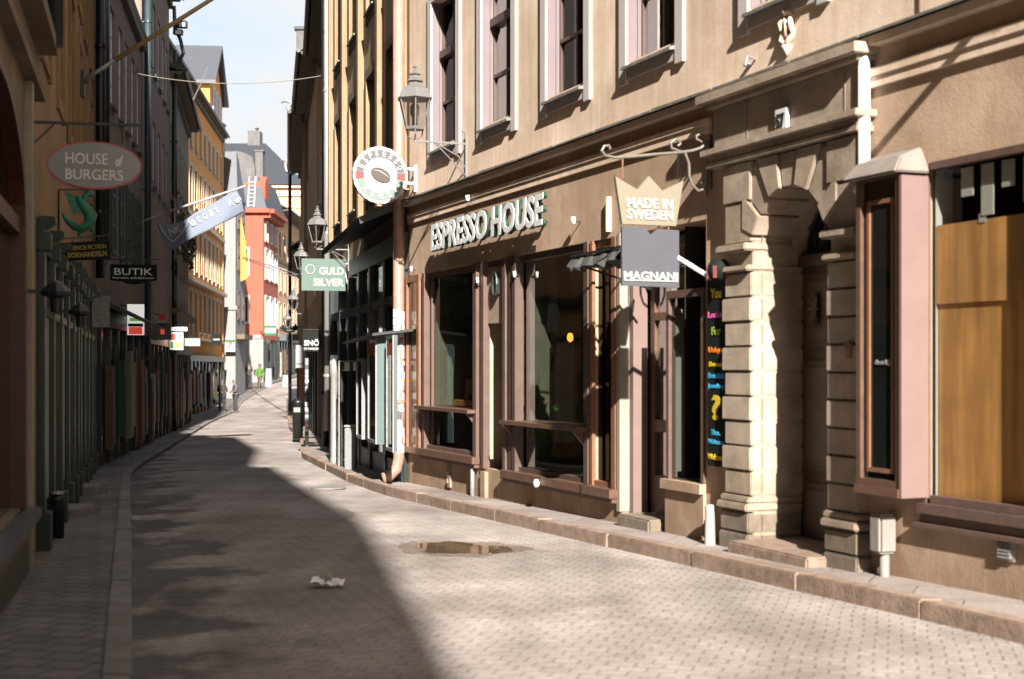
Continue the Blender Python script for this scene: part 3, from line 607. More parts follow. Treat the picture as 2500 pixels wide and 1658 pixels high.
# entablature
e0, e1 = S(2096, .1), S(1742, .1)
mb = MB()
for (za, zb, pp_) in ((3.34, 3.385, PT+.05), (3.385, 3.445, PT+.03), (3.445, 3.50, PT+.09), (3.865, 3.906, .16), (3.905, 3.985, .22)):
    q = pp_-PT
    mb.fbox(f1, e0-max(0, q), e1+max(0, q), -.05, pp_, za, zb)
mb.obj('entablature', 'stone', po, bevel=.006)
mb = MB()
for u in (1822, 2060): mb.fbox(f1, S(u, .1)-.006, S(u, .1)+.006, PT-.011, PT-.005, 3.51, 3.85)
mb.obj('joint', 'stone_dark', po)
mb = MB(); rs = S(1828)     # jamb reveals and barrel soffit
for (x, sgn) in ((s1p, 1), (s0p, -1)):
    z = -.2
    while z < 2.4:
        z += 9
for k in range(16):
    a0, a1 = math.pi*k/16, math.pi*(k+1)/16
    mb.face([f1.p(scp+rp*math.cos(a0), -.29, ZS+rp*math.sin(a0)), f1.p(scp+rp*math.cos(a1), -.29, ZS+rp*math.sin(a1)), f1.p(scp+rp*math.cos(a1), DD-.06, ZS+rp*math.sin(a1)), f1.p(scp+rp*math.cos(a0), DD-.06, ZS+rp*math.sin(a0))])
mb.obj('arch_soffit', 'stone', po)
mb = MB(); mb.fbox(f1, s0p-.05, s1p+.02, -1.2, PT+.22, -.4, zg(11.5)+.21); mb.obj('threshold', 'granite', po, bevel=.015)
# street door
DD = -.41
mb = MB()
mb.fbox(f1, s0p, s1p, DD-.05, DD, .05, 2.46); mb.fbox(f1, s0p, s1p, DD, DD+.05, 2.44, 2.54)
for (x0, x1) in ((s0p+.03, scp-.02), (scp+.02, s1p-.03)):
    for (za, zb) in ((.15, .62), (.72, 1.65), (1.75, 2.38)):
        mb.fbox(f1, x0+.02, x1-.02, DD, DD+.022, za, zb); mb.fbox(f1, x0+.08, x1-.08, DD+.022, DD+.04, za+.06, zb-.06)
mb.fbox(f1, scp-.02, scp+.02, DD, DD+.05, .1, 2.44)
dd = mb.obj('door', 'door_wood', po, bevel=.006)
mb = MB(); c0 = f1.p(scp+.28, DD+.05, 2.08)
for k in range(10):
    q = k*.628; mb.tube([c0+Vector((0, 0, .0)), c0+f1.D3*.07*math.cos(q)+Vector((0, 0, .16*math.sin(q)))+f1.N3*.03], [.02, .008], 6)
mb.obj('carving', 'mauve_light', dd)
mb = MB(); mb.tube([f1.p(scp-.22, DD+.06, 1.30+.0), f1.p(scp-.22, DD+.09, 1.22), f1.p(scp-.22, DD+.06, 1.1)], .02, 8); mb.fbox(f1, scp-.27, scp-.17, DD+.04, DD+.052, 1.05, 1.34); mb.obj('door_knocker', 'dark_metal', dd)
mb = MB(); n = 20
P = [f1.p(scp+(rp)*math.cos(math.pi*k/n), DD-.05, ZS+rp*math.sin(math.pi*k/n)) for k in range(n+1)]; mb.face(P); fl = mb.obj('fanlight', 'pane_dark', po)
mb = MB()
for k in range(1, 6):
    q = math.pi*k/6; mb.tube([f1.p(scp+.12*math.cos(q), DD, ZS+.08+.12*math.sin(q)), f1.p(scp+rp*.97*math.cos(q), DD, ZS+rp*.97*math.sin(q))], .009, 6)
for rr in (.12, .3, .48): mb.tube([f1.p(scp+rr*math.cos(math.pi*k/12), DD, ZS+.05+rr*math.sin(math.pi*k/12)) for k in range(13)], .009, 6)
mb.obj('grille', 'black_metal', fl)
# shop corner panelling beside portal (right pier rustication lies in shade) ; vent, meter box, number plate
a0, z0 = f1.at(2475, 1373, .02); a1, z1 = f1.at(2434, 1304, .02)
mb = MB(); mb.fbox(f1, a0, a1, -.01, .02, z0, z1); vg = mb.obj('vent_grille', 'grey_metal'); tag(vg, 'square metal vent grille low in the beige wall', 'vent')
mb = MB()
for k in range(6): zz = z0+.02+(z1-z0-.03)*k/6; mb.hexa([f1.p(a0+.02, .02, zz), f1.p(a1-.02, .02, zz), f1.p(a1-.02, .04, zz), f1.p(a0+.02, .04, zz), f1.p(a0+.02, .021, zz+.022), f1.p(a1-.02, .021, zz+.022), f1.p(a1-.02, .026, zz+.022), f1.p(a0+.02, .026, zz+.022)])
mb.obj('slat', 'grey_metal', vg)
a0, z0 = f1.at(2140, 1355, .2); a1, z1 = f1.at(2112, 1253, .2)
t = thing('meter_cabinet', 'grey metal cabinet on a short pipe beside the portal', 'cabinet', tuple(f1.p(a0, .1, zg(10))))
mb = MB(); mb.fbox(f1, a0, a1, .02, .17, z0, z1); mb.obj('cabinet_body', mat('grey_box', (.26, .235, .205), .6, .12, 8), t, bevel=.02)
mb = MB(); c0 = f1.p((a0+a1)/2, .08, -.2); mb.tube([c0, f1.p((a0+a1)/2, .08, z0+.01)], .035, 10); mb.obj('pipe', 'grey_box', t, smooth=True)
a0, z0 = f1.at(1922, 322, .12); a1, z1 = f1.at(1895, 270, .12)
mb = MB(); mb.fbox(f1, a0, a1, PT, PT+.03, z0, z1); hn = mb.obj('number_plate', 'white_paint'); tag(hn, 'small white house number plate above the portal', 'sign')
text('57', f1.p((a0+a1)/2, PT+.035, (z0+z1)/2), -f1.D3, (a1-a0)*.72, (z1-z0)*.6, 'black_metal', hn, off=.01)
# relief cartouche between upper windows
a0, z0 = f1.at(1926, 70)
mb = MB(); ring = [f1.p(a0+.075*math.cos(q*.3927), .02+.02*math.sin(q*1.9), z0+.13*math.sin(q*.3927)) for q in range(17)]; mb.tube(ring, .025, 8, False)
mb.tube([f1.p(a0+.02, .02, z0+.08), f1.p(a0-.02, .035, z0), f1.p(a0+.02, .02, z0-.08)], .022, 8); mb.lathe(tuple(f1.p(a0, .02, z0-.22)), [(0, 0), (.03, .03), (.05, .08), (0, .1)], 8)
mb.obj('relief', 'beige_plaster', B1, smooth=True)
a0, z0 = f1.at(1845, 145)
mb = MB(); mb.tube([f1.p(a0, 0, z0), f1.p(a0, .08, z0+.02), f1.p(a0, .1, z0-.06)], .012, 6); mb.tube([f1.p(a0+.1, 0, z0-.03), f1.p(a0+.1, .05, z0-.03)], .02, 6); mb.obj('wall_hook', 'grey_metal', B1)
# joint line upstairs + white tube imitating the sunlit end face of the portal
mb = MB(); mb.fbox(f1, S(2245)-.008, S(2245)+.008, 0, .012, 4.1, 12); mb.obj('expansion_joint', 'mauve_frame', B1)
mb = MB(); x = S(2104, .1); zt = f1.zv(470, x, .1)
mb.tube([f1.p(x, .08, 3.93), f1.p(x, .08, zt+.08), f1.p(x, .14, zt)], [.045, .045, .04], 10); mb.obj('lit_portal_end', 'white_paint', B1, smooth=True)
# knob, stubs, bollard
a0, z0 = f1.at(1316, 1180, .12)
mb = MB(); mb.tube([f1.p(a0, 0, z0), f1.p(a0, .13, z0)], .022, 8); mb.tube([f1.p(a0, .12, z0), f1.p(a0, .14, z0), f1.p(a0, .17, z0), f1.p(a0, .185, z0)], [.02, .05, .05, .02], 10)
o = mb.obj('bumper', 'white_paint', smooth=True); tag(o, 'white round bumper knob on the plinth under the big cafe window', 'bumper')
a0, z0 = f1.at(1738, 1330, .14); zb = zg(13)+.1
mb = MB(); c0 = f1.p(a0, .16, zb-.1); mb.lathe(tuple(c0), [(.055, 0), (.05, .1), (.042, .42), (.045, .46), (.03, .48), (0, .485)], 12)
o = mb.obj('bollard', mat('pale_stone_post', (.40, .36, .32), .8, .1, 9), smooth=True); tag(o, 'short pale stone bollard standing against the left portal pier', 'bollard')
for u_, v0, v1, lab in ((1100, 1120, 1185, 'rusty bracket strip on the plinth left of the cafe door'),):
    a0 = S(u_); mb = MB(); mb.fbox(f1, a0-.05, a0+.05, 0, .03, f1.zv(1190, a0), f1.zv(1118, a0))
    for k in range(3): mb.fbox(f1, a0+.01, a0+.06, .03, .045, f1.zv(1180, a0)+.14*k, f1.zv(1180, a0)+.14*k+.06)
    o = mb.obj('wall_bracket', 'stone_dark'); tag(o, lab, 'bracket')
# pipe down the plinth left of the cafe door
a0 = S(1164); mb = MB(); mb.tube([f1.p(a0, .06, -.3), f1.p(a0, .06, .42)], .03, 10); o = mb.obj('plinth_pipe', 'grey_metal', B1, smooth=True)
# ------------------------------------------------------------------ generic house
def house(name, lab, p0, p1, side, z1, wallm, wins, dep=9, roofspec=None, z0=-2.0, extra_ops=(), cat='building', group=None, ground=None):
    """wins: list of dict(rows=[(z0,z1)], n or at=[s], w, kw for window())"""
    fr = Fr(p0, p1, side); m = fr.xy(fr.len/2, -1)
    B = thing(name, lab, cat, (m.x, m.y, zg(m.y)), group); ops = list(extra_ops); todo = []
    for w in wins:
        at = w.get('at') or [fr.len*(k+.5)/w['n'] for k in range(w['n'])]
        for (c, d) in w['rows']:
            for x in at:
                o = (x-w['w']/2, x+w['w']/2, c, d, w.get('rec', .18)); ops.append(o); todo.append((o, w))
    mb = MB(); panel(mb, fr, 0, fr.len, z0, z1, ops, .18); shell(mb, fr, 0, fr.len, z0, z1, dep); mb.obj('wall', wallm, B, fix=False)
    for o, w in todo:
        kw = dict(w.get('kw', {})); rws = [o[2]+(o[3]-o[2])*q for q in w.get('bars', (.5,))]
        window(B, fr, o[0], o[1], o[2], o[3], w.get('fm', 'mauve_frame'), rows=rws, **kw)
    if roofspec:
        roof(fr, 0, fr.len, z1, dep, roofspec.get('rise', 3), roofspec.get('over', .4), roofspec.get('m', 'slate'), B, soffit=roofspec.get('soffit', wallm), gm=roofspec.get('gm', 'black_metal'), e=roofspec.get('e', 0))
    return B, fr
mat('slate', (.048, .054, .068), .55, .18, 6, .3, 20, streak=.2)
mat('slate_light', (.085, .09, .105), .5, .12, 6, .3, 20)
mat('render_cream', (.50, .36, .215), .9, .08, 2, .15, 30, streak=.12)
mat('render_ochre', (.34, .21, .095), .9, .10, 1.2, .2, 30, streak=.06, stain=.25)
mat('render_drab', (.22, .175, .11), .9, .10, 1.2, .2, 30, streak=.06, stain=.25)
mat('render_mauve', (.29, .205, .165), .9, .08, 2, .15, 30, streak=.12)
mat('render_grey', (.36, .32, .245), .9, .1, 2, .15, 30, streak=.15)
mat('render_orange', (.95, .43, .11), .9, .08, 2, .15, 30, streak=.12)
mat('render_white', (.28, .272, .268), .9, .05, 2, .1, 30, streak=.08)
mat('render_red', (.42, .10, .06), .9, .06, 2, .1, 30, streak=.08)
mat('render_peach', (.70, .46, .28), .9, .06, 2, .1, 30, streak=.1)
mat('render_brown', (.36, .23, .13), .9, .1, 2, .15, 30, streak=.15)
mat('cream_trim', (.66, .54, .39), .8, .05, 5)
mat('white_frame', (.9, .93, 1.0), .5, .03, 5)  # near-white with a blue cast, imitates sky reflected in the left panes
mat('soffit_dark', (.16, .125, .08), .8, .15, 5)
mat('shop_green', (.007, .024, .012), .35, .2, 8)
mat('shop_teal', (.006, .014, .0135), .4, .2, 8)
mat('cream_door', (.34, .30, .22), .6, .1, 6, streak=.2)
mat('redbrown', (.075, .018, .010), .5, .2, 12)
mat('r2_trim', (.30, .21, .12), .8, .08, 5, streak=.15)
# ------------------------------------------------------------------ R2: cream house with the teal shopfront
zA, zB = 4.62, 6.55
B2, f2 = house('townhouse', 'cream house with tall shuttered windows over a dark teal shopfront', rp0 := (-1.52, 21.07), (-3.94, 31.0), 1, 13, 'render_cream',
    [dict(rows=[(4.6, 6.7), (7.9, 10.0)], at=[1.5, 3.9, 6.3, 8.7], w=1.05, rec=.22, fm='mauve_frame', bars=(.33, .68), kw=dict(trim='r2_trim', tw=.16, tp=.04, sill='lead', dep=-.12))])
mb = MB()
for x in (.35, 2.7, 5.1, 7.5, 9.85): mb.fbox(f2, x-.12, x+.12, -.01, .11, 4.25, 13)
mb.obj('pilaster_strip', 'r2_trim', B2)['kind'] = 'stuff'
mb = MB(); mb.hexa([f2.p(.1, 0, 4.0), f2.p(5.0, 0, 3.95), f2.p(5.0, .72, 3.62), f2.p(.1, .72, 3.70), f2.p(.1, 0, 4.12), f2.p(5.0, 0, 4.07), f2.p(5.0, .74, 3.72), f2.p(.1, .74, 3.80)])
mb.fbox(f2, .1, 6.2, .005, .12, 3.3, 3.6); cn = mb.obj('canopy', 'black_metal', B2)
mb = MB(); L2 = f2.len
for x in (.25, 1.9, 3.6, 5.0, 6.5, 8.0, 9.6): mb.fbox(f2, x-.1, x+.1, -.005, .10, -1, 3.3)
mb.fbox(f2, .1, 9.9, .0, .07, -1, .15); mb.fbox(f2, .1, 9.9, .0, .09, 2.55, 2.7); mb.obj('shopfront', 'shop_teal', B2)
mb = MB(); mb.face([f2.p(.3, .02, .15), f2.p(9.6, .02, .15), f2.p(9.6, .02, 3.3), f2.p(.3, .02, 3.3)]); mb.obj('shop_glazing', 'pane_dark', B2)
# ------------------------------------------------------------------ right row beyond
win_a = dict(fm='mauve_frame', bars=(.33, .66), kw=dict(trim='cream_trim', tw=.12, tp=.07, dep=-.14))
def rhouse(lab, y0, y1, x0, x1, z1, m, n, roofm='slate', over=.45, rows=((3.9, 5.5), (6.4, 8.0)), sof='soffit_dark'):
    return house('townhouse', lab, (x0, y0), (x1, y1), 1, z1, m, [dict(rows=rows, n=n, w=.95, **win_a)], 9, dict(rise=3.5, over=over, m=roofm, soffit=sof))
B3, f3 = rhouse('brown house with black eaves next to the cream house, above the black shop sign', 31.05, 41.9, -3.9, -5.62, 10.75, 'render_brown', 5, over=.42)
B4, f4 = rhouse('narrow ochre house with dark sloping eaves behind the lanterns on the right', 42, 52, -5.75, -7.45, 10.9, 'render_peach', 4, over=.5)
B5, f5 = rhouse('farthest tan house with brown eaves on the right side of the street', 52.1, 67.9, -7.6, -10.1, 10.9, 'render_brown', 6, over=.5)
B6, f6 = rhouse('low far house with cream wall behind the tan one on the right', 68, 84, -10.2, -12.6, 7.2, 'render_cream', 5, over=.4, rows=((3.4, 5.0),))
for (B, f, m) in ((B3, f3, 'render_drab'), (B4, f4, 'shop_teal'), (B5, f5, 'orange_wood'), (B6, f6, 'shop_teal')):
    mb = MB(); n = max(3, int(f.len/1.7)); z0 = zg(f.xy(f.len/2).y)
    for k in range(n+1): x = f.len*k/n; mb.fbox(f, max(0, x-.14), min(f.len, x+.14), -.005, .09, z0-.8, z0+2.9)
    mb.fbox(f, 0, f.len, -.004, .14, z0+2.9, z0+3.15); mb.obj('shopfront', m, B)
    mb = MB(); mb.face([f.p(.1, .02, z0+.4), f.p(f.len-.1, .02, z0+.4), f.p(f.len-.1, .02, z0+2.9), f.p(.1, .02, z0+2.9)]); mb.obj('shop_glazing', 'pane_dark', B)
# pale gable and chimneys above the right eaves
mat('far_grey', (.15, .145, .145), .85, .12, 3, streak=.2)
def chimney(lab, x, y, w, dp, z0, z1, m='far_grey', cap='slate', pot=True):
    t = thing('chimney', lab, 'chimney', (x, y, z0)); mb = MB(); mb.box(x-w/2, x+w/2, y-dp/2, y+dp/2, z0, z1); mb.obj('stack', m, t)
    mb = MB(); mb.box(x-w/2-.08, x+w/2+.08, y-dp/2-.08, y+dp/2+.08, z1, z1+.12); mb.obj('cap', cap, t)
    if pot: mb = MB(); mb.lathe((x+w*.25, y, z1+.12), [(.12, 0), (.1, .5), (.22, .55), (.2, .75), (.02, .85)], 10); mb.obj('pot', 'dark_metal', t)
    return t
chimney('pale plastered chimney rising above the dark eaves of the right row', -8.15, 57, .75, 1.6, 11, 14.9, 'far_grey', 'slate', False)
# gutter ornaments
def scroll_spout(lab, x, y, z, k=1):
    mb = MB(); P = [(x+.5*k, y, z-.1), (x+.15*k, y, z-.35), (x-.1*k, y, z-.15), (x-.15*k, y, z+.15), (x+.02*k, y, z+.3), (x-.25*k, y, z+.38), (x-.42*k, y, z+.3)]
    mb.tube(P, [.06, .06, .07, .08, .09, .06, .02], 8)
    o = mb.obj('rain_spout', 'grey_metal', smooth=True); return tag(o, lab, 'rain spout')
scroll_spout('curled metal dragon spout on the upper eaves of the right row', -8.35, 54, 11.3)
scroll_spout('lower curled metal spout at the farther eaves of the right row', -10.7, 68, 11.1)
# ------------------------------------------------------------------ LEFT ROW
WL = lambda y: interp(LW, y)
def LP(y): return (WL(y), y)
green_kw = dict(trim='cream_trim', tw=.1, tp=.03, dep=-.14)
_l = Fr(LP(-16.7), LP(12.2), -1).len; AL10, BL10 = _l-5.45, _l-1.24
B10, f10 = house('shop_building', 'nearest dark ochre shop building with red-brown arched window on the left edge', LP(-16.7), LP(12.2), -1, 13.0, 'render_drab',
    [dict(rows=[(5.3, 7.2), (8.6, 10.5)], at=[4, 8, 12, 16, 20, 24, 28], w=1.1, fm='redbrown', bars=(.5,), kw=dict(dep=-.14))], 9, None,
    extra_ops=[(AL10, BL10, .52, 3.55, .3)])
aL, bL = AL10, BL10
for (ya, yb, zt_) in ((-16.7, -5.5, 17.9), (-5.5, -1.5, 16.0), (-1.5, 7.0, 19.6), (7.0, 12.2, 16.2)):  # unseen storeys, heights stepped to shape the shadow on the road
    k_ = f10.len/28.9; mb = MB(); mb.fbox(f10, max(0, (ya+16.7)*k_), (yb+16.7)*k_, -9, .12, 12.99, zt_); mb.obj('shadow_storey', 'render_drab', B10)
# arched infill, frame, glazing, stone shelf
mb = MB(); sc = (aL+bL)/2; rr = (bL-aL)/2; zc = 3.55-rr*.42
def arcp(r, k, n): q = math.pi*k/n; return (sc+r*math.cos(q), zc+r*.42*math.sin(q))
for k in range(16):
    p, q = arcp(rr, k, 16), arcp(rr, k+1, 16); mb.face([f10.p(p[0], 0, p[1]), f10.p(q[0], 0, q[1]), f10.p(q[0], 0, 3.56), f10.p(p[0], 0, 3.56)])
mb.obj('arch_infill', 'render_drab', B10, fix=False)
mb = MB()
for k in range(16):
    a, b = arcp(rr, k, 16), arcp(rr, k+1, 16); c, d = arcp(rr-.17, k+1, 16), arcp(rr-.17, k, 16)
    mb.prism([f10.p(a[0], -.12, a[1]), f10.p(b[0], -.12, b[1]), f10.p(c[0], -.12, c[1]), f10.p(d[0], -.12, d[1])], f10.N3*.16)
mb.fbox(f10, bL-.17, bL, -.12, .04, .52, zc); mb.fbox(f10, aL, aL+.17, -.12, .04, .52, zc); mb.fbox(f10, sc-.05, sc+.05, -.12, .0, .52, 3.45); mb.fbox(f10, aL+.17, bL-.17, -.12, .0, zc-.06, zc+.06)
aw = mb.obj('arched_window', 'redbrown', B10)
mb = MB(); mb.face([f10.p(aL, -.07, .5), f10.p(bL, -.07, .5), f10.p(bL, -.07, 3.55), f10.p(aL, -.07, 3.55)]); mb.obj('pane', 'pane_dark', aw)
mb = MB(); mb.fbox(f10, aL-.15, bL+.12, -.1, .14, .42, .50); mb.fbox(f10, aL-.1, bL+.08, -.005, .05, -.5, .419); mb.obj('stone_sill', mat('sill_slate', (.07, .065, .06), .45, .2, 5), aw, bevel=.01)
mb = MB()
for (za, zb, p_) in ((3.86, 3.94, .10), (4.02, 4.22, .05), (4.26, 4.38, .2), (4.6, 4.68, .06)): mb.fbox(f10, 4, f10.len-.05, -.01, p_, za, zb)
mb.obj('cornice', 'render_drab', B10)
mb = MB(); mb.fbox(f10, bL+.2, bL+.42, -.005, .06, -.3, 3.85); mb.obj('pilaster_strip', 'cream_door', B10)
# L1: ochre with green shopfront
B11, f11 = house('townhouse', 'ochre house with a green columned shopfront, left side near the litter bin', LP(12.25), LP(19.5), -1, 13.6, 'render_ochre',
    [dict(rows=[(4.6, 6.3), (7.6, 9.3)], n=3, w=1.0, fm='redbrown', bars=(.33, .66), kw=dict(trim='render_ochre', tw=.12, tp=.04, dep=-.14))], 9, dict(rise=1.2, over=.3, m='slate', soffit='soffit_dark'))
B12, f12 = house('townhouse', 'lower ochre corner house where the left pavement bends', LP(19.55), LP(25.9), -1, 9.3, 'render_ochre',
    [dict(rows=[(4.6, 6.2), (6.9, 8.4)], n=3, w=.95, fm='dark_wood', bars=(.33, .66), kw=dict(trim='render_ochre', tw=.12, tp=.04, dep=-.14))], 9, dict(rise=.6, over=.25, m='slate', soffit='soffit_dark'))
def greenfront(B, f, posts):
    mb = MB(); sh = None
    for i, x in enumerate(posts):
        mb = MB(); z0 = zg(f.xy(x).y)+.05
        mb.fbox(f, x-.13, x+.13, .003, .07, z0+.35, 2.62); mb.fbox(f, x-.17, x+.17, .003, .12, z0-.2, z0+.35); mb.fbox(f, x-.16, x+.16, .003, .12, 2.62, 2.78)
        mb.prism([f.p(x-.12, .003, 2.78), f.p(x-.12, .16, 2.86), f.p(x-.12, .16, 2.92), f.p(x-.12, .003, 2.92)], f.D3*.24)
        mb.obj('column', 'shop_green', B, bevel=.01)
    for i, (a, b) in enumerate(zip(posts, posts[1:])):
        a += .135; b -= .135; m = (a+b)/2; z0 = zg(f.xy(a).y)
        mb = MB(); frame(mb, f, a, b, z0+.1, 2.7, .07, .005, .05, 1, ((2.1, .08, .004),)); fm = mb.obj('shop_window', 'shop_green', B)
        mb = MB()
        if i % 2 == 0: mb.fbox(f, m-.28, m+.32, .006, .035, z0+.45, 2.05); mb.obj('curtain_panel', 'cream_door', fm)
        else: mb.fbox(f, a+.08, b-.08, .006, .02, z0+.2, 2.05); mb.obj('pane', 'pane_dark', fm)
    mb = MB(); mb.fbox(f, posts[0]-.15, posts[-1]+.15, .003, .06, 2.74, 2.86); mb.obj('shop_fascia', 'shop_green', B)
greenfront(B11, f11, [.35, 1.75, 3.15, 4.6, 6.0, 7.2]); greenfront(B12, f12, [.4, 1.8, 3.2, 4.7, 6.2])
# L2 row
for n_, c_ in (('bit_cream', (.50, .44, .34)), ('bit_white', (.62, .60, .58)), ('bit_brown', (.16, .08, .04)), ('bit_red', (.30, .04, .03)), ('bit_green', (.02, .09, .04)), ('bit_ochre', (.32, .18, .05)), ('bit_black', (.015, .014, .013))): mat(n_, tuple(q*.6 for q in c_), .55, .2, 6, streak=.15)
bitrnd = random.Random(21)
def shopbits(B, f, z0):
    x = .5
    while x < f.len-.8:
        k = bitrnd.choice(['bit_cream', 'bit_white', 'bit_brown', 'bit_green', 'bit_ochre', 'bit_black', 'bit_black', 'bit_brown', 'bit_black', 'bit_red']); w = bitrnd.uniform(.25, .9); a = bitrnd.uniform(.1, .7); b = bitrnd.uniform(1.7, 2.6); d = bitrnd.uniform(.13, .26)
        z = zg(f.xy(x).y)
        mb = MB(); mb.fbox(f, x, x+w, .112, d, z+a, z+b)
        if w > .5: mb.fbox(f, x+.08, x+w-.08, d, d+.015, z+a+.1, z+b-.4)
        mb.obj(bitrnd.choice(['door_leaf', 'display_board']), k, B); x += w+bitrnd.uniform(.25, 1.3)
def lhouse(lab, y0, y1, z1, m, rows, n=None, at=None, w=.85, fm='white_frame', over=.4, name='townhouse', rise=3, trim=None, shop='shop_teal', bars=(.25, .5, .75), roofm='slate', p0=None, p1=None, gl=True, dep=9, trimw=.09):
    wd = dict(rows=rows, w=w, fm=fm, bars=bars, kw=dict(dep=-.05, trim=trim, tw=trimw, tp=.03, sill='lead', w=.11, mw=.07))  # thick bars stand in for bright sky reflections on the panes
    if at: wd['at'] = at
    else: wd['n'] = n
    B, f = house(name, lab, p0 or LP(y0), p1 or LP(y1), -1, z1, m, [wd], dep, dict(rise=rise, over=over, m=roofm, soffit='soffit_dark') if over else None)
    z0 = zg(f.xy(f.len/2).y); mb = MB(); k_ = max(2, int(f.len/1.5))
    for k in range(k_+1): x = f.len*k/k_; mb.fbox(f, max(0, x-.12), min(f.len, x+.12), -.005, .09, z0-.9, z0+2.75)
    mb.fbox(f, 0, f.len, -.004, .2, z0+2.75, z0+3.05); mb.obj('shopfront', shop, B)
    shopbits(B, f, z0)
    if gl: mb = MB(); mb.face([f.p(.1, .02, z0+.35), f.p(f.len-.1, .02, z0+.35), f.p(f.len-.1, .02, z0+2.75), f.p(.1, .02, z0+2.75)]); mb.obj('shop_glazing', 'pane_dark', B)
    return B, f
mat('green_shutter', (.02, .05, .035), .5, .2, 8)
B13, f13 = lhouse('mauve-brown house with white window frames, just past the left pavement bend', 26.4, 36.4, 10.0, 'render_mauve', [(6.97, 8.95)], at=[1.3, 2.95, 4.7, 6.2, 7.75, 9.2], w=.85, over=.02)
for x in (1.3, 2.95, 4.7, 6.2, 7.75, 9.2):
    mb = MB(); frame(mb, f13, x-.42, x+.42, 3.9, 5.7, .1, .004, .05, 2, (4.5, 5.1)); q = mb.obj('window', 'green_shutter', B13)
    mb = MB(); mb.face([f13.p(x-.4, .008, 3.92), f13.p(x+.4, .008, 3.92), f13.p(x+.4, .008, 5.68), f13.p(x-.4, .008, 5.68)]); mb.obj('pane', 'curtain', q)
B14, f14 = lhouse('second mauve-brown house between two dark downpipes on the left', 36.5, 47.2, 13.8, 'render_mauve', [(6.75, 8.55), (9.9, 11.9)], at=[2.35, 4.2, 6.2, 8.2, 9.8], w=.95)
B15, f15 = lhouse('drab grey-beige house with wide dark eaves on the left, before the orange house', 47.6, 59.6, 11.5, 'render_grey', [(5.0, 6.8), (8.0, 9.8)], n=7, w=.8, fm='mauve_frame', over=.45, rise=1.2)
mb = MB()
for (za, zb, p_) in ((3.4, 3.55, .35), (7.15, 7.3, .16)): mb.fbox(f15, 0, f15.len, -.004, p_, za, zb)
mb.obj('cornice', 'soffit_dark', B15)
# leafy consoles hanging under the cornice
rnd = random.Random(4); mb = MB()
for k in range(150):
    x = rnd.uniform(.2, f15.len-.3); z = 6.9-(x/f15.len)*.2-rnd.random()**2*1.3; p = f15.p(x, .06+rnd.uniform(0, .22), z)
    s = rnd.uniform(.10, .22); a = Vector((rnd.uniform(-1, 1), rnd.uniform(-1, 1), rnd.uniform(-1, 1))).normalized()*s; b = Vector((rnd.uniform(-1, 1), rnd.uniform(-1, 1), rnd.uniform(-1, 1))).normalized()*s
    mb.face([p-a, p-b, p+a, p+b])
mb.obj('climbing_plant', mat('dry_leaves', (.09, .075, .045), .8, .4, 8), B15, fix=False)['kind'] = 'stuff'
# attic storey of that house
mb = MB(); fa = Fr(tuple(f15.xy(6.5, -.9)), tuple(f15.xy(f15.len, -.55)), -1); mb.hexa([fa.p(0, 0, 11.8), fa.p(fa.len, 0, 11.8), fa.p(fa.len, -2.5, 11.8), fa.p(0, -2.5, 11.8), fa.p(0, -.6, 18), fa.p(fa.len, -.7, 18), fa.p(fa.len, -2.5, 18), fa.p(0, -2.5, 18)])
mb.obj('attic_wall', mat('attic_grey', (.30, .27, .25), .8, .1, 3), B15)
# orange house
PO0, PO1 = (-15.05, 60.3), (-17.72, 87)
B16, f16 = lhouse('orange house with gable dormer and rows of pale framed windows, left side far down', 0, 0, 15.6, 'render_orange', [(3.4, 5.4), (6.5, 8.6), (9.8, 11.7), (12.7, 14.2)], n=13, w=.95, fm='mauve_frame', over=.35, p0=PO0, p1=PO1, trim='cream_trim', rise=3.2, shop='shop_green', bars=(.5,), trimw=.2)
mb = MB(); mb.fbox(f16, 0, f16.len, -.004, .3, 5.8, 6.0); mb.fbox(f16, 0, f16.len, -.004, .12, 2.95, 3.1); mb.fbox(f16, 0, f16.len, -.004, .18, 9.1, 9.3); mb.obj('cornice', 'cream_trim', B16)
mb = MB(); mb.fbox(f16, f16.len-.25, f16.len+.02, -.3, .07, -1.2, 15.6); mb.fbox(f16, 8.6, 9.0, -.004, .14, -1.5, 3.2); mb.obj('pilaster_strip', 'render_orange', B16)
sG = f16.su(516, -.3)
mb = MB(); z1 = 15.6
mb.prism([f16.p(sG-3.4, -.02, z1), f16.p(sG+3.4, -.02, z1), f16.p(sG+3.4, -.02, z1+2.0), f16.p(sG, -.02, z1+4.6), f16.p(sG-3.4, -.02, z1+2.0)], f16.N3*-4)
gb = mb.obj('gable_dormer', 'render_orange', B16)
mb = MB()
for sgn in (-1, 1): mb.hexa([f16.p(sG, .35, z1+4.65), f16.p(sG+sgn*3.8, .35, z1+1.9), f16.p(sG+sgn*3.8, -4, z1+1.9), f16.p(sG, -4, z1+4.65), f16.p(sG, .35, z1+4.85), f16.p(sG+sgn*3.8, .35, z1+2.1), f16.p(sG+sgn*3.8, -4, z1+2.1), f16.p(sG, -4, z1+4.85)])
mb.obj('dormer_roof', 'slate_light', gb)
for x in (-1.6, 0, 1.6):
    mb = MB(); frame(mb, f16, sG+x-.45, sG+x+.45, z1+.5, z1+2.1, .1, .0, .05, 2, (z1+1.3,)); q = mb.obj('dormer_window', 'white_frame', gb)
    mb = MB(); mb.face([f16.p(sG+x-.4, .012, z1+.5), f16.p(sG+x+.4, .012, z1+.5), f16.p(sG+x+.4, .012, z1+2.1), f16.p(sG+x-.4, .012, z1+2.1)]); mb.obj('pane', 'pane_dark', q)
chimney('tall grey brick chimney beside the orange gable on the skyline', -23.2, 112, .95*1.0, 1.5, 12, 20.6, 'slate_light', 'render_white', False)
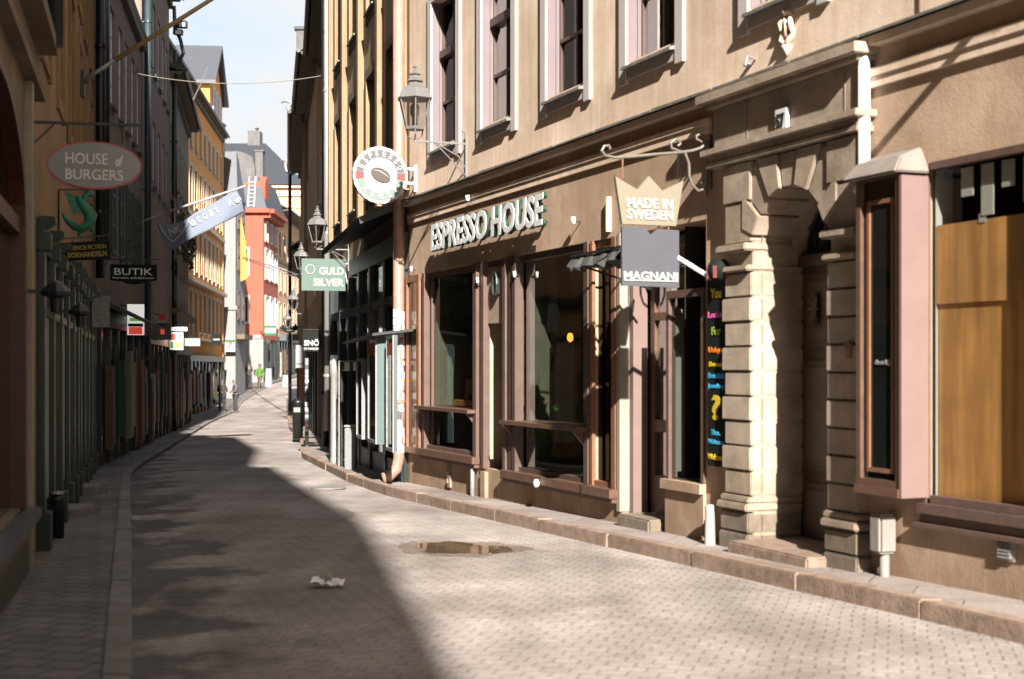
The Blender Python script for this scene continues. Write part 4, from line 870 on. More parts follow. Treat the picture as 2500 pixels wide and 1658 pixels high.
# white end wall house: front face towards the street, long side receding
def ptx(u, y): return ((u-UC)/F*y, y)
W0, W1 = ptx(545, 88.5), ptx(575, 88.4)
t = thing('townhouse', 'narrow white end-wall house between the orange and red houses', 'building', (W1[0], W1[1], 0))
mb = MB(); x0, x1 = W0[0]-1, W1[0]; zt = CZ+(894-480)/F*88.4
mb.hexa([(x0, 88.4, -1.5), (x1, 88.4, -1.5), (x1-.26, 93, -1.5), (x0, 93, -1.5), (x0, 88.4, zt), (x1, 88.4, zt), (x1-.26, 93, zt), (x0, 93, zt)]); mb.obj('wall', 'render_white', t)
mb = MB(); mb.box(x0, x1+.1, 88.3, 88.39, 5.1, 5.35); mb.box(x0, x1+.15, 88.25, 88.39, zt-.3, zt); mb.obj('cornice', 'render_white', t)
mb = MB(); za = CZ+(894-365)/F*88.4; mb.hexa([(x0, 88.5, zt), (x1+.1, 88.5, zt), (x1-.2, 93, zt), (x0, 93, zt), (x0, 89.2, za), (x1-.1, 89.2, za), (x1-.6, 92.5, za), (x0, 92.5, za)]); mb.obj('mansard_roof', 'slate_light', t)
fw = Fr((x1+.003, 88.4), (x1-.257, 93), -1)
for k in range(2):
    for (c, d) in ((4.5, 6.3), (7.6, 9.4), (10.2, 11.4)):
        x = 1.2+2.1*k; mb = MB(); frame(mb, fw, x-.45, x+.45, c, d, .1, .0, .05, 2, ((c+d)/2,)); q = mb.obj('window', 'mauve_frame', t)
        mb = MB(); mb.face([fw.p(x-.4, .012, c), fw.p(x+.4, .012, c), fw.p(x+.4, .012, d), fw.p(x-.4, .012, d)]); mb.obj('pane', 'pane_dark', q)
mb = MB(); mb.fbox(fw, .5, 4.4, .003, .5, 3.3, 3.6); mb.obj('awning', 'soffit_dark', t)
mb = MB(); mb.prism([fw.p(2.2, .02, 7.0), fw.p(2.2, .45, 7.2), fw.p(2.2, .35, 9.4), fw.p(2.2, .02, 11.2)], fw.D3*.06); o = mb.obj('banner', mat('mustard_cloth', (.55, .35, .06), .8, .1, 4)); tag(o, 'mustard yellow banner hanging beside the white end wall', 'banner')
# red house
RY = 104.0; xr0, xr1 = (594-UC)/F*RY, (643-UC)/F*RY; zr = CZ+(894-520)/F*RY
t = thing('townhouse', 'bright red corner house with white window surrounds and white ground floor', 'building', (xr1, RY, zg(RY)))
fs = Fr((xr1, RY), (-18.35, 111.4), -1); ff = Fr((xr1, RY), (xr0-4, RY), -1); ff.N = Vector((0, -1))
ops = []
mb = MB(); rowsR = ((4.7, 6.7), (8.2, 10.2), (11.0, 12.2)); at = [1.3, 3.7, 6.1]
for r in rowsR:
    for x in at: ops.append((x-.5, x+.5, r[0], r[1], .15))
panel(mb, fs, 0, fs.len, 3.6, zr, ops, .15); mb.face([ff.p(0, 0, 3.6), ff.p(ff.len, 0, 3.6), ff.p(ff.len, 0, zr), ff.p(0, 0, zr)]); mb.face([fs.p(0, 0, zr), fs.p(fs.len, 0, zr), fs.p(fs.len, -6, zr), fs.p(0, -6, zr)])
rwall = mb.obj('wall', 'render_red', t, fix=False)
mb = MB(); mb.fbox(ff, 0, ff.len, -3, .02, -1, 3.59); mb.obj('ground_floor', 'render_white', t)
mb = MB(); mb.fbox(fs, .05, fs.len, .0, .06, zg(105)-.5, 3.3)
for k in range(4): mb.fbox(fs, .1+2.2*k, .4+2.2*k, .06, .14, zg(105)-.5, 3.4)
mb.obj('shopfront', 'shop_teal', t)
for o in ops: window(t, fs, o[0], o[1], o[2], o[3], 'white_frame', 'film_white', .12, -.04, 2, ((o[2]+o[3])/2,), 'white_trim', .14, .1)
for r in rowsR[:2]:
    mb = MB(); frame(mb, ff, 1.35-.35, 1.35+.3, r[0], r[1]+.1, .14, .0, .06, 1); q = mb.obj('window', 'white_trim', t)
    mb = MB(); mb.face([ff.p(1.05, .012, r[0]), ff.p(1.6, .012, r[0]), ff.p(1.6, .012, r[1]), ff.p(1.05, .012, r[1])]); mb.obj('pane', 'pane_dark', q)
mb = MB(); mb.fbox(ff, -.5, ff.len, 0, .35, zr, zr+.3); mb.fbox(fs, 0, fs.len, 0, .8, zr, zr+.3); mb.fbox(fs, 0, fs.len, 0, .5, zr-.35, zr-.01); mb.obj('cornice', 'render_red', t)
zm = CZ+(894-430)/F*RY
mb = MB(); mb.hexa([ff.p(-.3, .3, zr+.3), ff.p(ff.len, .3, zr+.3), fs.p(fs.len, -6, zr+.3), fs.p(fs.len, .7, zr+.3), ff.p(.45, -.4, zm), ff.p(ff.len, -.4, zm), fs.p(fs.len, -6, zm), fs.p(fs.len, -.2, zm)]); mr = mb.obj('mansard_roof', 'slate', t)
mb = MB(); mb.prism([fs.p(.2, .1, zr+.3), fs.p(2.2, .1, zr+.3), fs.p(2.2, .1, zm-.5), fs.p(1.2, .1, zm+.1), fs.p(.2, .1, zm-.5)], fs.N3*-1.5); mb.obj('dormer', 'render_red', mr)
mb = MB(); lx = xr0+.4
for x in (lx, lx+.45): mb.bar((x, RY-.35, zr+.4), (x, RY+.3, zm), .05)
for k in range(7): zz = zr+.5+(zm-zr-.6)*k/7; mb.bar((lx, RY-.33+.08*k, zz), (lx+.45, RY-.33+.08*k, zz), .04)
mb.obj('roof_ladder', 'white_paint', mr)
# beige house past the red one and the peach one closing the view
fb0, fb1 = (-18.4, 111.6), (-18.7, 127); 
B18, f18 = lhouse('tall pale beige house beyond the red house', 0, 0, 13.9, 'render_peach', [(4.8, 6.6), (7.6, 9.4), (10.4, 12.2)], n=6, w=1.0, fm='mauve_frame', over=.9, p0=fb0, p1=fb1, trim='cream_trim', rise=2.5, shop='shop_teal', bars=(.5,), trimw=.12)
mb = MB(); mb.fbox(f18, 0, f18.len, -.004, .25, 3.9, 4.2); mb.fbox(f18, 0, f18.len, -.004, .15, 9.8, 10.0); mb.obj('cornice', 'soffit_dark', B18)
mb = MB(); xa, xb = (672-UC)/F*140, (760-UC)/F*140; zp = CZ+(894-452)/F*140
t = thing('townhouse', 'peach house with a huge dark slate roof closing the view at the far end', 'building', (xa, 140, 2)); mb.box(xa-14, xb, 140, 152, -2, zp); mb.obj('wall', 'render_peach', t)
fc = Fr(((760-UC)/F*140, 140), (xa, 140), -1); fc.N = Vector((0, -1))
for k in range(3):
    for (c, d) in ((5, 7.4), (9, 11.4), (13.5, 16)):
        x = .6+1.3*k; mb = MB(); frame(mb, fc, x-.4, x+.4, c, d, .1, .0, .08, 2, ((c+d)/2,)); q = mb.obj('window', 'white_frame', t); mb = MB(); mb.face([fc.p(x-.4, .012, c), fc.p(x+.4, .012, c), fc.p(x+.4, .012, d), fc.p(x-.4, .012, d)]); mb.obj('pane', 'pane_dark', q)
mb = MB(); mb.box(xa-14, xb, 139.8, 139.99, zp-1.1, zp-.7); mb.box(xa-14, xb, 139.6, 139.99, zp-.3, zp); mb.obj('cornice', 'cream_trim', t)
zrg = CZ+(894-352)/F*146; r0, r1 = (545-UC)/F*146, (650-UC)/F*146; rb = (745-UC)/F*140
mb = MB(); mb.hexa([(r0-3, 139.4, zp), (rb, 139.4, zp), (rb, 152, zp), (r0-3, 152, zp), (r0-3, 145.5, zrg), (r1, 145.5, zrg), (r1, 146.5, zrg), (r0-3, 146.5, zrg)]); rf = mb.obj('roof', 'slate', t)
cx = (623-UC)/F*146; mb = MB(); mb.box(cx-.62, cx+.62, 145.2, 146.8, zrg-.3, zrg+1.25); mb.obj('chimney', 'far_grey', rf)
mb = MB(); mb.lathe((cx+.2, 146, zrg+1.25), [(.12, 0), (.1, .25), (.22, .3), (.2, .4), (.02, .45)], 10); mb.obj('chimney_pot', 'dark_metal', rf)
# arched pale parapet and chimney of the middle roofs
cx0, cx1 = (575-UC)/F*118, (622-UC)/F*118; zb = CZ+(894-412)/F*118; zt = CZ+(894-372)/F*118
mb = MB(); P = [(cx0, 118, zb-3), (cx1, 118, zb-3), (cx1, 118, zb+.1)]+[(cx1-(cx1-cx0)*k/8, 118, zb+.1+(zt-zb)*math.sin(1.57*(.35+.65*k/8))) for k in range(1, 9)]; mb.prism(P, (0, .8, 0))
o = mb.obj('roof_parapet', 'far_grey'); tag(o, 'pale arched parapet wall among the roofs above the red house', 'parapet')
cx = (635-UC)/F*119; chimney('short pale chimney next to the arched parapet over the red house', cx, 119, .62, 1.0, zb-3, CZ+(894-372)/F*119, 'far_grey', 'far_grey', False)
# right wing closing the street to the far right
mb = MB()
# ------------------------------------------------------------------ downpipes
def downpipe(lab, fr, s, r, z0, z1, m, d=.12, foot=True, rings=4, group=None):
    t = thing('downpipe', lab, 'downpipe', tuple(fr.p(s, d, z0)), group); mb = MB()
    pts = [fr.p(s, d, z1)]
    if foot: pts += [fr.p(s, d, z0+.35), fr.p(s, d+.03, z0+.2), fr.p(s, d+.16, z0+.08), fr.p(s, d+.24, z0+.06)]
    else: pts += [fr.p(s, d, z0)]
    mb.tube(pts, r, 12); mb.obj('pipe', m, t, smooth=True); zz = z0+1.2; k = 0
    while zz < z1-.2 and k < rings:
        mb = MB(); mb.tube([fr.p(s, d, zz-.03), fr.p(s, d, zz+.03)], r+.014, 12); mb.fbox(fr, s-.015, s+.015, 0, d-r, zz-.015, zz+.015); mb.obj('bracket', m, t); zz += (z1-z0)/rings; k += 1
    return t
sp = sE-.02
pz = zg(21)+.13
dpp = downpipe('copper coloured downpipe covered in stickers between the cafe and the teal shop', f2, .06, .085, pz, 12.5, 'copper_brown', .15)
rnd = random.Random(6); cols = [('sticker_white', (.80, .78, .78)), ('sticker_red', (.62, .07, .03)), ('sticker_grey', (.42, .42, .42)), ('sticker_blue', (.28, .38, .42)), ('sticker_yellow', (.7, .55, .08)), ('sticker_black', (.10, .09, .09))]
for n_, c_ in cols: mat(n_, c_, .5, .12, 40)
zz = CZ-(1105-894)/F*21; mbs_ = {n_: MB() for n_, _ in cols}
while zz < CZ+(894-760)/F*21:
    n_ = rnd.choices([c[0] for c in cols], [15, 1.2, 4, 1.5, .8, .7])[0]
    if abs(zz-(CZ-(885-894)/F*21-.3)) < .03: n_ = 'sticker_yellow'
    h = rnd.uniform(.06, .13); c = f2.xy(.06, .15); a0 = rnd.uniform(0, 6.28)
    for kk in range(3):
        aa = a0+kk*2.2+rnd.uniform(-.4, .4); wd_ = rnd.uniform(.5, 1.1); dz = rnd.uniform(-.02, .02)
        for q in range(5):
            t0, t1 = aa+wd_*(q-2.5)/2.5, aa+wd_*(q-1.5)/2.5; R_ = .087+.001*kk
            mbs_[n_ if kk == 0 else rnd.choice(['sticker_white', n_, 'sticker_grey'])].face([(c.x+R_*math.cos(t0), c.y+R_*math.sin(t0), zz+dz), (c.x+R_*math.cos(t1), c.y+R_*math.sin(t1), zz+dz), (c.x+R_*math.cos(t1), c.y+R_*math.sin(t1), zz+dz+h), (c.x+R_*math.cos(t0), c.y+R_*math.sin(t0), zz+dz+h)])
    zz += h+rnd.uniform(-.01, .02)
for n_ in mbs_:
    if mbs_[n_].v: q = mbs_[n_].obj('stickers', n_, dpp, fix=False); q['kind'] = 'stuff'
downpipe('white downpipe between the cream and brown houses on the right', f2, f2.len-.25, .07, .2, 12.5, 'grey_metal', .12, False)
downpipe('black downpipe on the brown house right of the street', f3, .9, .09, -.2, 10.6, 'black_metal', .14, False)
downpipe('thin black downpipe at the far end of the tan right-hand houses', f5, f5.len-1.0, .08, -.5, 10.6, 'black_metal', .5, False)
downpipe('thick dark downpipe with an elbow above the oval hanging sign', f10, f10.len-.25, .095, 4.3, 17, 'black_metal', .16, False)
downpipe('black downpipe on the left at the pavement bend behind the flagpole', f12, f12.len-.15, .085, 3.2, 9.2, 'black_metal', .14, False, 2)
mb = MB(); x = f13.su(227, .14); mb.tube([f13.p(.15, .14, 3.6), f13.p(.15, .14, 9.9)], .09, 10); o = mb.obj('downpipe', 'black_metal', smooth=True); tag(o, 'tall black downpipe at the near corner of the first mauve house', 'downpipe')
downpipe('dark teal downpipe between the two mauve houses on the left', f14, .1, .085, .6, 13.6, mat('teal_pipe', (.035, .055, .06), .45, .1, 8), .14, False, 3)
downpipe('dark downpipe between the mauve and the drab house on the left', f15, .1, .085, -.6, 12.2, 'black_metal', .14, False, 3)
# ------------------------------------------------------------------ lanterns
mat('lantern_grey', (.22, .21, .20), .45, .15, 20, metal=.3)
glassmat('lantern_glass', (.92, .92, .92), 2.5, .12)
mat('lamp_glow', (.8, .78, .74), .3, 0)
mat('sign_white', (.82, .82, .80), .5, .02, 6); mat('sun_white', (.42, .42, .41), .5, .03, 6)  # sun_white: darkened copy of sign_white for boards facing the sun
def lantern(k=1.0):
    """hanging street lantern, origin at its base ring; arm runs towards +X to the wall plate"""
    t = thing('street_lantern', '', 'lantern')
    def sc(pr): return [(r*k, z*k) for r, z in pr]
    n = 6; ro = .26
    mb = MB(); mb.lathe((0, 0, 0), sc([(.24, .52), (.255, .53), (.18, .66), (.09, .71), (.085, .75), (.12, .76), (.07, .80), (.06, .84), (.085, .85), (.03, .89), (.02, .93), (.035, .95), (.0, .985)]), n, ro); mb.obj('lamp_cap', 'lantern_grey', t)
    mb = MB()
    for q in range(n):
        a = ro+6.28318*q/n; mb.bar((.125*k*math.cos(a), .125*k*math.sin(a), .16*k), (.22*k*math.cos(a), .22*k*math.sin(a), .52*k), .016*k)
    mb.lathe((0, 0, 0), sc([(.0, .13), (.135, .13), (.14, .165), (.12, .17), (.0, .17)]), n, ro)
    for q in range(3):
        a = ro+6.28318*q/3; mb.tube([(.12*k*math.cos(a), .12*k*math.sin(a), .14*k), (.11*k*math.cos(a), .11*k*math.sin(a), .06*k), (.0, 0, 0)], .009*k, 6)
    mb.obj('lamp_frame', 'lantern_grey', t)
    mb = MB(); P = []
    for q in range(n):
        a, b = ro+6.28318*q/n, ro+6.28318*(q+1)/n
        mb.face([(.122*k*math.cos(a), .122*k*math.sin(a), .17*k), (.122*k*math.cos(b), .122*k*math.sin(b), .17*k), (.214*k*math.cos(b), .214*k*math.sin(b), .515*k), (.214*k*math.cos(a), .214*k*math.sin(a), .515*k)])
    mb.obj('lamp_glass', 'lantern_glass', t)
    mb = MB(); mb.lathe((0, 0, 0), sc([(.0, .17), (.035, .18), (.04, .30), (.06, .33), (.065, .42), (.03, .48), (0, .49)]), 10); mb.obj('lamp_bulb', 'lamp_glow', t, smooth=True)
    ln = .72
    mb = MB(); mb.bar((-.02, 0, -.012), (ln, 0, -.012), .024); mb.tube([(ln-.02, 0, -.33), (ln-.12, 0, -.18), (ln-.42, 0, -.03)], .009, 6); mb.tube([(ln-.45, 0, -.02), (ln-.2, 0, -.25), (ln-.03, 0, -.42)], .009, 6)
    mb.bar((ln-.01, 0, -.5), (ln-.01, 0, .12), .03, .03, (0, 1, 0)); mb.tube([(ln-.02, 0, .12), (ln-.08, 0, .16), (ln-.06, 0, .08)], .008, 6)
    mb.obj('wall_bracket', 'lantern_grey', t)
    return t
def place_lantern(t, fr, s, z, lab, scale=1):
    p = fr.p(s, .72*scale, z); t.location = p; t.rotation_euler = (0, 0, math.atan2(-fr.N.y, -fr.N.x)); t.scale = (scale,)*3
    t['label'] = lab; t['group'] = 'wall lanterns on the right side'
L0 = lantern(); place_lantern(L0, f1, S(1140), CZ-(342-894)/F*18.5, 'largest wall lantern, on a long bracket above the round white cafe sign')
for fr, s, v, lab, k_ in ((f2, f2.su(852), 607, 'grey wall lantern hanging right in front of the green square sign', .86), (f3, f3.su(792), 668, 'wall lantern partly behind the left edge of the green square sign', .86), (f4, f4.su(762), 765, 'small wall lantern above the black shop sign with the white word', .86), (f5, f5.su(738), 806, 'smallest and farthest wall lantern, beside the dark winged sign', .86)):
    c = copy_tree(L0); y = fr.xy(s, .6).y; place_lantern(c, fr, s, CZ-(v-VH)/F*y, lab, k_)
# ------------------------------------------------------------------ signs: helpers
RX = Vector((1, 0, 0)); UP = Vector((0, 0, 1))
def flat(pts2, c, r, th, m, name, parent=None, up=UP):
    """polygon pts2 (x right, y up) round c extruded th backwards; reading direction r"""
    r = Vector(r).normalized(); n = r.cross(up).normalized(); mb = MB()
    mb.prism([c+r*x+up*y for x, y in pts2], -n*th); return mb.obj(name, m, parent)
def rect(w, h): return [(-w/2, -h/2), (w/2, -h/2), (w/2, h/2), (-w/2, h/2)]
def ell(w, h, n=40): return [(w/2*math.cos(6.28318*k/n), h/2*math.sin(6.28318*k/n)) for k in range(n)]
def facing(fr):                           # plane square to the facade, read from the camera side
    return (-fr.N3) if fr.side > 0 else fr.N3
def offs(fr, r): return r.cross(UP).normalized()
def psign(fr, s, u0, u1, v0, v1):
    """centre and size of a sign square to the facade at s covering those image limits"""
    best = []
    for u in (u0, u1):
        t = (u-UC)/F; d = (t*(fr.o.y+fr.D.y*s)-(fr.o.x+fr.D.x*s))/(fr.N.x-t*fr.N.y); best.append(d)
    dm = sum(best)/2; y = fr.xy(s, dm).y; z0, z1 = CZ-(v1-VH)/F*y, CZ-(v0-VH)/F*y
    return fr.p(s, dm, (z0+z1)/2), abs(best[0]-best[1]), z1-z0, best
# round cafe sign
s = S(1016); c, w, h, dd_ = psign(f1, s, 861, 996, 360, 495); r = facing(f1); n = r.cross(UP)
t = thing('round_sign', 'round white cafe sign with a brown coffee bean, hanging from two white arms', 'sign', tuple(c))
mb = MB(); R0 = w/2; P = []
for k in range(72): q = 6.28318*k/72; rr = R0*(1-.018*(k % 3 == 0)); P.append(c+r*rr*math.cos(q)+UP*rr*math.sin(q))
mb.prism(P, -n*.06); mb.obj('sign_disc', 'sun_white', t)
mat('sign_grey', (.12, .11, .12), .5, .05, 10); mat('bean_brown', (.085, .065, .055), .5, .08, 10); mat('mint', (.17, .22, .19), .5, .05, 8); mat('sign_red', (.20, .06, .055), .5, .05, 8); mat('deep_green', (.015, .06, .035), .5, .1, 8)
def annulus(a0, a1, r0, r1, m, name, dz):
    mb = MB(); k_ = 24
    for k in range(k_):
        p, q = a0+(a1-a0)*k/k_, a0+(a1-a0)*(k+1)/k_
        mb.face([c+n*dz+r*x*math.cos(g)+UP*x*math.sin(g) for x, g in ((r0, p), (r1, p), (r1, q), (r0, q))])
    return mb.obj(name, m, t, fix=False)
annulus(R(8), R(172), R0*.62, R0*.88, 'sign_grey', 'upper_ring', .004); annulus(R(192), R(348), R0*.62, R0*.88, 'mint', 'lower_ring', .004)
annulus(R(173), R(191), R0*.60, R0*.90, 'sign_red', 'red_band', .005); annulus(R(-11), R(7), R0*.60, R0*.90, 'sign_red', 'red_band', .005)
def arctext(body, a0, a1, rad, hh, m, flip=False):
    ms = []
    for k, ch in enumerate(body):
        a = a0+(a1-a0)*k/(len(body)-1); rd = r*math.cos(a)+UP*math.sin(a); tg = (-r*math.sin(a)+UP*math.cos(a))*(-1)
        u_, x_ = (rd, tg) if not flip else (-rd, -tg)
        o = text(ch, c+n*.010+rd*rad, x_, hh*.62, hh, m, t, off=.03, up=u_, name='letter')
arctext('ESPRESSO', R(158), R(22), R0*.75, .085, 'sun_white'); arctext('HOUSE', R(222), R(318), R0*.75, .085, 'sun_white', True)
bn = c+n*.006
be = [(.155*math.cos(q*.2618)*math.cos(-.42)-.095*math.sin(q*.2618)*math.sin(-.42), .155*math.cos(q*.2618)*math.sin(-.42)+.095*math.sin(q*.2618)*math.cos(-.42)) for q in range(24)]
flat(be, bn+n*.012, r, .01, 'bean_brown', 'bean', t)
mb = MB(); cv = [(-.12, .065), (-.02, .055), (.06, .01), (.13, -.04)]
mb.tube([bn+n*.016+r*x+UP*y for x, y in cv], [.003, .009, .009, .003], 6); mb.obj('bean_crease', 'sun_white', t)
mb = MB(); ztop = CZ-(409-VH)/F*c.y; zbot = CZ-(444-VH)/F*c.y
for zz in (ztop, zbot): mb.bar(f1.p(s, 0, zz), f1.p(s, dd_[1]+.05 if dd_[1] < dd_[0] else dd_[0]+.05, zz), .035)
mb.bar(f1.p(s, .01, zbot-.12), f1.p(s, .01, ztop+.06), .04, .04, (0, 1, 0)); mb.obj('arm', 'white_paint', t)
# cafe letters
a0, zt_ = f1.at(1063, 557, .13); b0, zb_ = f1.at(1341, 556, .13); zt_ = 3.55; zb_ = 3.165
cc = f1.p((a0+b0)/2, .17, (zt_+zb_)/2)
t = thing('shop_lettering', 'raised white block letters with green edges on the beige wall above the cafe windows', 'sign', tuple(cc))
text('ESPRESSO HOUSE', cc, -f1.D3, a0-b0, zt_-zb_, 'deep_green', t, name='letter_edge', ext=.018, off=.024, shear=.10)
text('ESPRESSO HOUSE', cc+f1.N3*.03, -f1.D3, a0-b0-.02, zt_-zb_-.02, 'sign_white', t, name='letter_face', ext=.006, off=.024, shear=.10)
mb = MB(); mb.fbox(f1, b0+.3, a0-.15, .055, .075, zb_+.09, zb_+.13); mb.fbox(f1, b0+.3, a0-.15, .055, .075, zt_-.13, zt_-.09)
for k in range(6): x = b0+.35+(a0-b0-.55)*k/5; mb.fbox(f1, x-.01, x+.01, 0, .055, zb_+.09, zb_+.13)
mb.obj('mounting_rail', 'brown_wood', t)
# small lamps on the wall
def spot(u, v, lab, fr=f1, big=1.0):
    a_, z_ = fr.at(u, v, .12*big); t = thing('wall_spotlight', lab, 'lamp', tuple(fr.p(a_, 0, z_)), 'small white spotlights on the cafe wall')
    mb = MB(); mb.tube([fr.p(a_, 0, z_-.02), fr.p(a_, .07*big, z_-.02)], .008, 6); mb.obj('arm', 'dark_metal', t)
    mb = MB(); mb.tube([fr.p(a_, .07*big, z_-.045), fr.p(a_, .075*big, z_+.03)], .022*big, 10); mb.obj('lamp_head', 'white_paint', t, smooth=True)
spot(1388, 536, 'white spotlight on the wall right of the raised letters', big=1.2)
spot(1158, 683, 'white spotlight at the top of the post left of the cafe door', big=.9); spot(1248, 668, 'white spotlight at the top of the post right of the cafe door', big=.9)
spot(997, 655, 'white spotlight beside the sticker-covered downpipe', big=.9); spot(1131, 482, 'white floodlight hanging from the ledge above the raised letters', big=1.3)
a_, z_ = f1.at(1480, 490, .05); mb = MB(); mb.fbox(f1, a_-.015, a_+.015, 0, .05, 2.99, 3.35); o = mb.obj('cable_duct', 'beige_plaster', B1)
# scroll bracket with crown and grey signs
s = S(1737); r = facing(f1); n = r.cross(UP)
cC, wC, hC, _ = psign(f1, s, 1500, 1666, 430, 550)
t = thing('scroll_bracket', 'wrought iron scroll bracket carrying the crown sign left of the portal', 'bracket', tuple(f1.p(s, 0, 3.5)))
def dz(u, v):
    tt = (u-UC)/F; d = (tt*(f1.o.y+f1.D.y*s)-(f1.o.x+f1.D.x*s))/(f1.N.x-tt*f1.N.y); y = f1.xy(s, d).y; return f1.p(s, d, CZ-(v-VH)/F*y)
mb = MB(); mb.bar(dz(1738, 330), dz(1738, 462), .03, .04, (0, 1, 0)); mb.obj('wall_plate', 'black_metal', t)
mb = MB()
mb.tube([dz(*p) for p in ((1730, 345), (1722, 352), (1710, 362), (1690, 368), (1665, 372), (1640, 362), (1637, 350), (1648, 341), (1658, 343), (1661, 352), (1654, 357))], .014, 8)
mb.tube([dz(*p) for p in ((1665, 372), (1600, 377), (1540, 383), (1500, 385), (1478, 380), (1469, 368), (1475, 357), (1487, 356), (1490, 364))], .014, 8)
mb.tube([dz(*p) for p in ((1672, 373), (1682, 400), (1683, 430), (1690, 452), (1705, 466), (1720, 462), (1727, 450), (1718, 442), (1711, 448))], .013, 8)
mb.tube([dz(*p) for p in ((1727, 350), (1712, 346), (1701, 340), (1700, 332), (1708, 328), (1716, 331))], .012, 8); mb.tube([dz(1733, 350), dz(1726, 478)], .012, 8)
mb.obj('scroll', mat('iron_grey', (.20, .18, .15), .5, .15, 20, metal=.3), t)
t = thing('crown_sign', 'pale yellow crown-shaped sign with white words above the grey square sign', 'sign', tuple(cC))
mat('crown_yellow', (.235, .20, .14), .5, .03, 8); mat('steel_blue', (.095, .095, .11), .35, .06, 5)
hw, hh = wC/2, hC/2
flat([(-hw*.80, -hh), (hw*.78, -hh), (hw, hh*.88), (hw*.37, hh*.42), (-.02*hw, hh), (-hw*.36, hh*.42), (-hw, hh*.90)], cC+n*.02, r, .04, 'crown_yellow', 'crown_board', t)
text('MADE IN', cC+n*.026+UP*(-hh*.12), r, wC*.68, .09, 'sun_white', t, off=.03); text('SWEDEN', cC+n*.026+UP*(-hh*.58), r, wC*.68, .09, 'sun_white', t, off=.03)
mb = MB(); mb.tube([dz(1520, 386), dz(1520, 436)], .008, 6); mb.obj('hanger', 'orange_wood', t)
mb = MB(); mb.tube([dz(1655, 376), dz(1655, 440)], .008, 6); mb.obj('hanger', 'black_metal', t)
cM, wM, hM, _ = psign(f1, s, 1517, 1656, 556, 701)
t = thing('hanging_sign', 'square steel-grey sign with notched top hanging under the crown', 'sign', tuple(cM))
hw, hh = wM/2, hM/2
flat([(-hw, -hh*.97), (hw, -hh), (hw, hh*.94), (hw*.25, hh*.97), (0, hh*.75), (-hw*.22, hh), (-hw, hh)], cM+n*.015, r, .03, 'steel_blue', 'board', t)
text('MAGNANI', cM+n*.02+UP*(-hh*.63), r, wM*.95, .075, 'sun_white', t, off=.03, fit='both'); mb = MB(); mb.bar(cM+n*.02-r*hw*.95-UP*hh*.79, cM+n*.02+r*hw*.95-UP*hh*.79, .01); mb.obj('underline', 'sun_white', t)
mb = MB(); mb.tube([dz(1632, 548), dz(1632, 562)], .008, 6); mb.tube([dz(1545, 548), dz(1545, 562)], .008, 6); mb.obj('hanger', 'orange_wood', t)
# iron bracket on the wall just outside the right edge of the view: its shadow crosses the plaster right of the portal
t = thing('sign_bracket', 'bare black iron sign bracket high on the beige wall right of the big plywood window', 'bracket', tuple(f1.p(8.5, 0, 4.8)))
mb = MB(); mb.tube([f1.p(8.5, 0, 4.8), f1.p(8.5, .66, 4.8)], .035, 8); mb.tube([f1.p(8.5, 0, 4.35), f1.p(8.5, .2, 4.42), f1.p(8.5, .36, 4.62), f1.p(8.5, .42, 4.79)], .02, 8); mb.bar(f1.p(8.5, .01, 4.2), f1.p(8.5, .01, 4.95), .03, .03, (0, 1, 0)); mb.obj('bracket_arm', 'black_metal', t)
# folded awning over the narrow cafe window
t = thing('folded_awning', 'folded grey awning on thin arms beside the grey square sign', 'awning', tuple(f1.p(S(1450), 0, 2.7)))
AD = .36; rnd = random.Random(3); n_ = 16; mb = MB()
(aL_, zL_), (aR_, zR_) = f1.at(1398, 630, AD), f1.at(1520, 606, AD); (bL_, yL_), (bR_, yR_) = f1.at(1382, 664, AD+.03), f1.at(1520, 650, AD+.03)
def aw(k, row):
    q = k/n_; x = (aL_+(aR_-aL_)*q, bL_+(bR_-bL_)*q)[min(row, 1)]; zt0, zb0 = zL_+(zR_-zL_)*q, yL_+(yR_-yL_)*q; j = random.Random(k*7+row*31)
    z = (zt0, zt0*.35+zb0*.65, zb0, zt0*.6+zb0*.4)[row]+j.uniform(-.025, .025)*(row > 0); d = (AD, AD+.07, AD+.01, AD-.10)[row]+j.uniform(-.05, .05)*(row > 0)
    return f1.p(x if row < 2 else bL_+(bR_-bL_)*q, d, z)
for k in range(n_):
    for r0_ in range(3): mb.face([aw(k, r0_), aw(k+1, r0_), aw(k+1, r0_+1), aw(k, r0_+1)])
    mb.face([aw(k, 3), aw(k+1, 3), aw(k+1, 0), aw(k, 0)])
mb.obj('canvas', mat('grey_canvas', (.075, .072, .068), .85, .35, 9), t, fix=False)
mb = MB(); mb.bar(f1.p(aR_+.1, .0, 2.35), f1.p(aL_-.35, AD, zL_-.12), .02); mb.bar(f1.p(aR_, AD+.01, zR_+.015), f1.p(aL_, AD+.01, zL_+.015), .025); mb.bar(f1.p(aL_-.1, 0, zL_-.05), f1.p(aL_-.1, AD, zL_), .02); mb.obj('arm', 'dark_metal', t)
mb = MB(); mb.bar(dz(1653, 628), dz(1724, 672), .035); o = mb.obj('white_rod', 'white_paint'); tag(o, 'white slanting rod between the grey square sign and the poster lamp', 'rod')
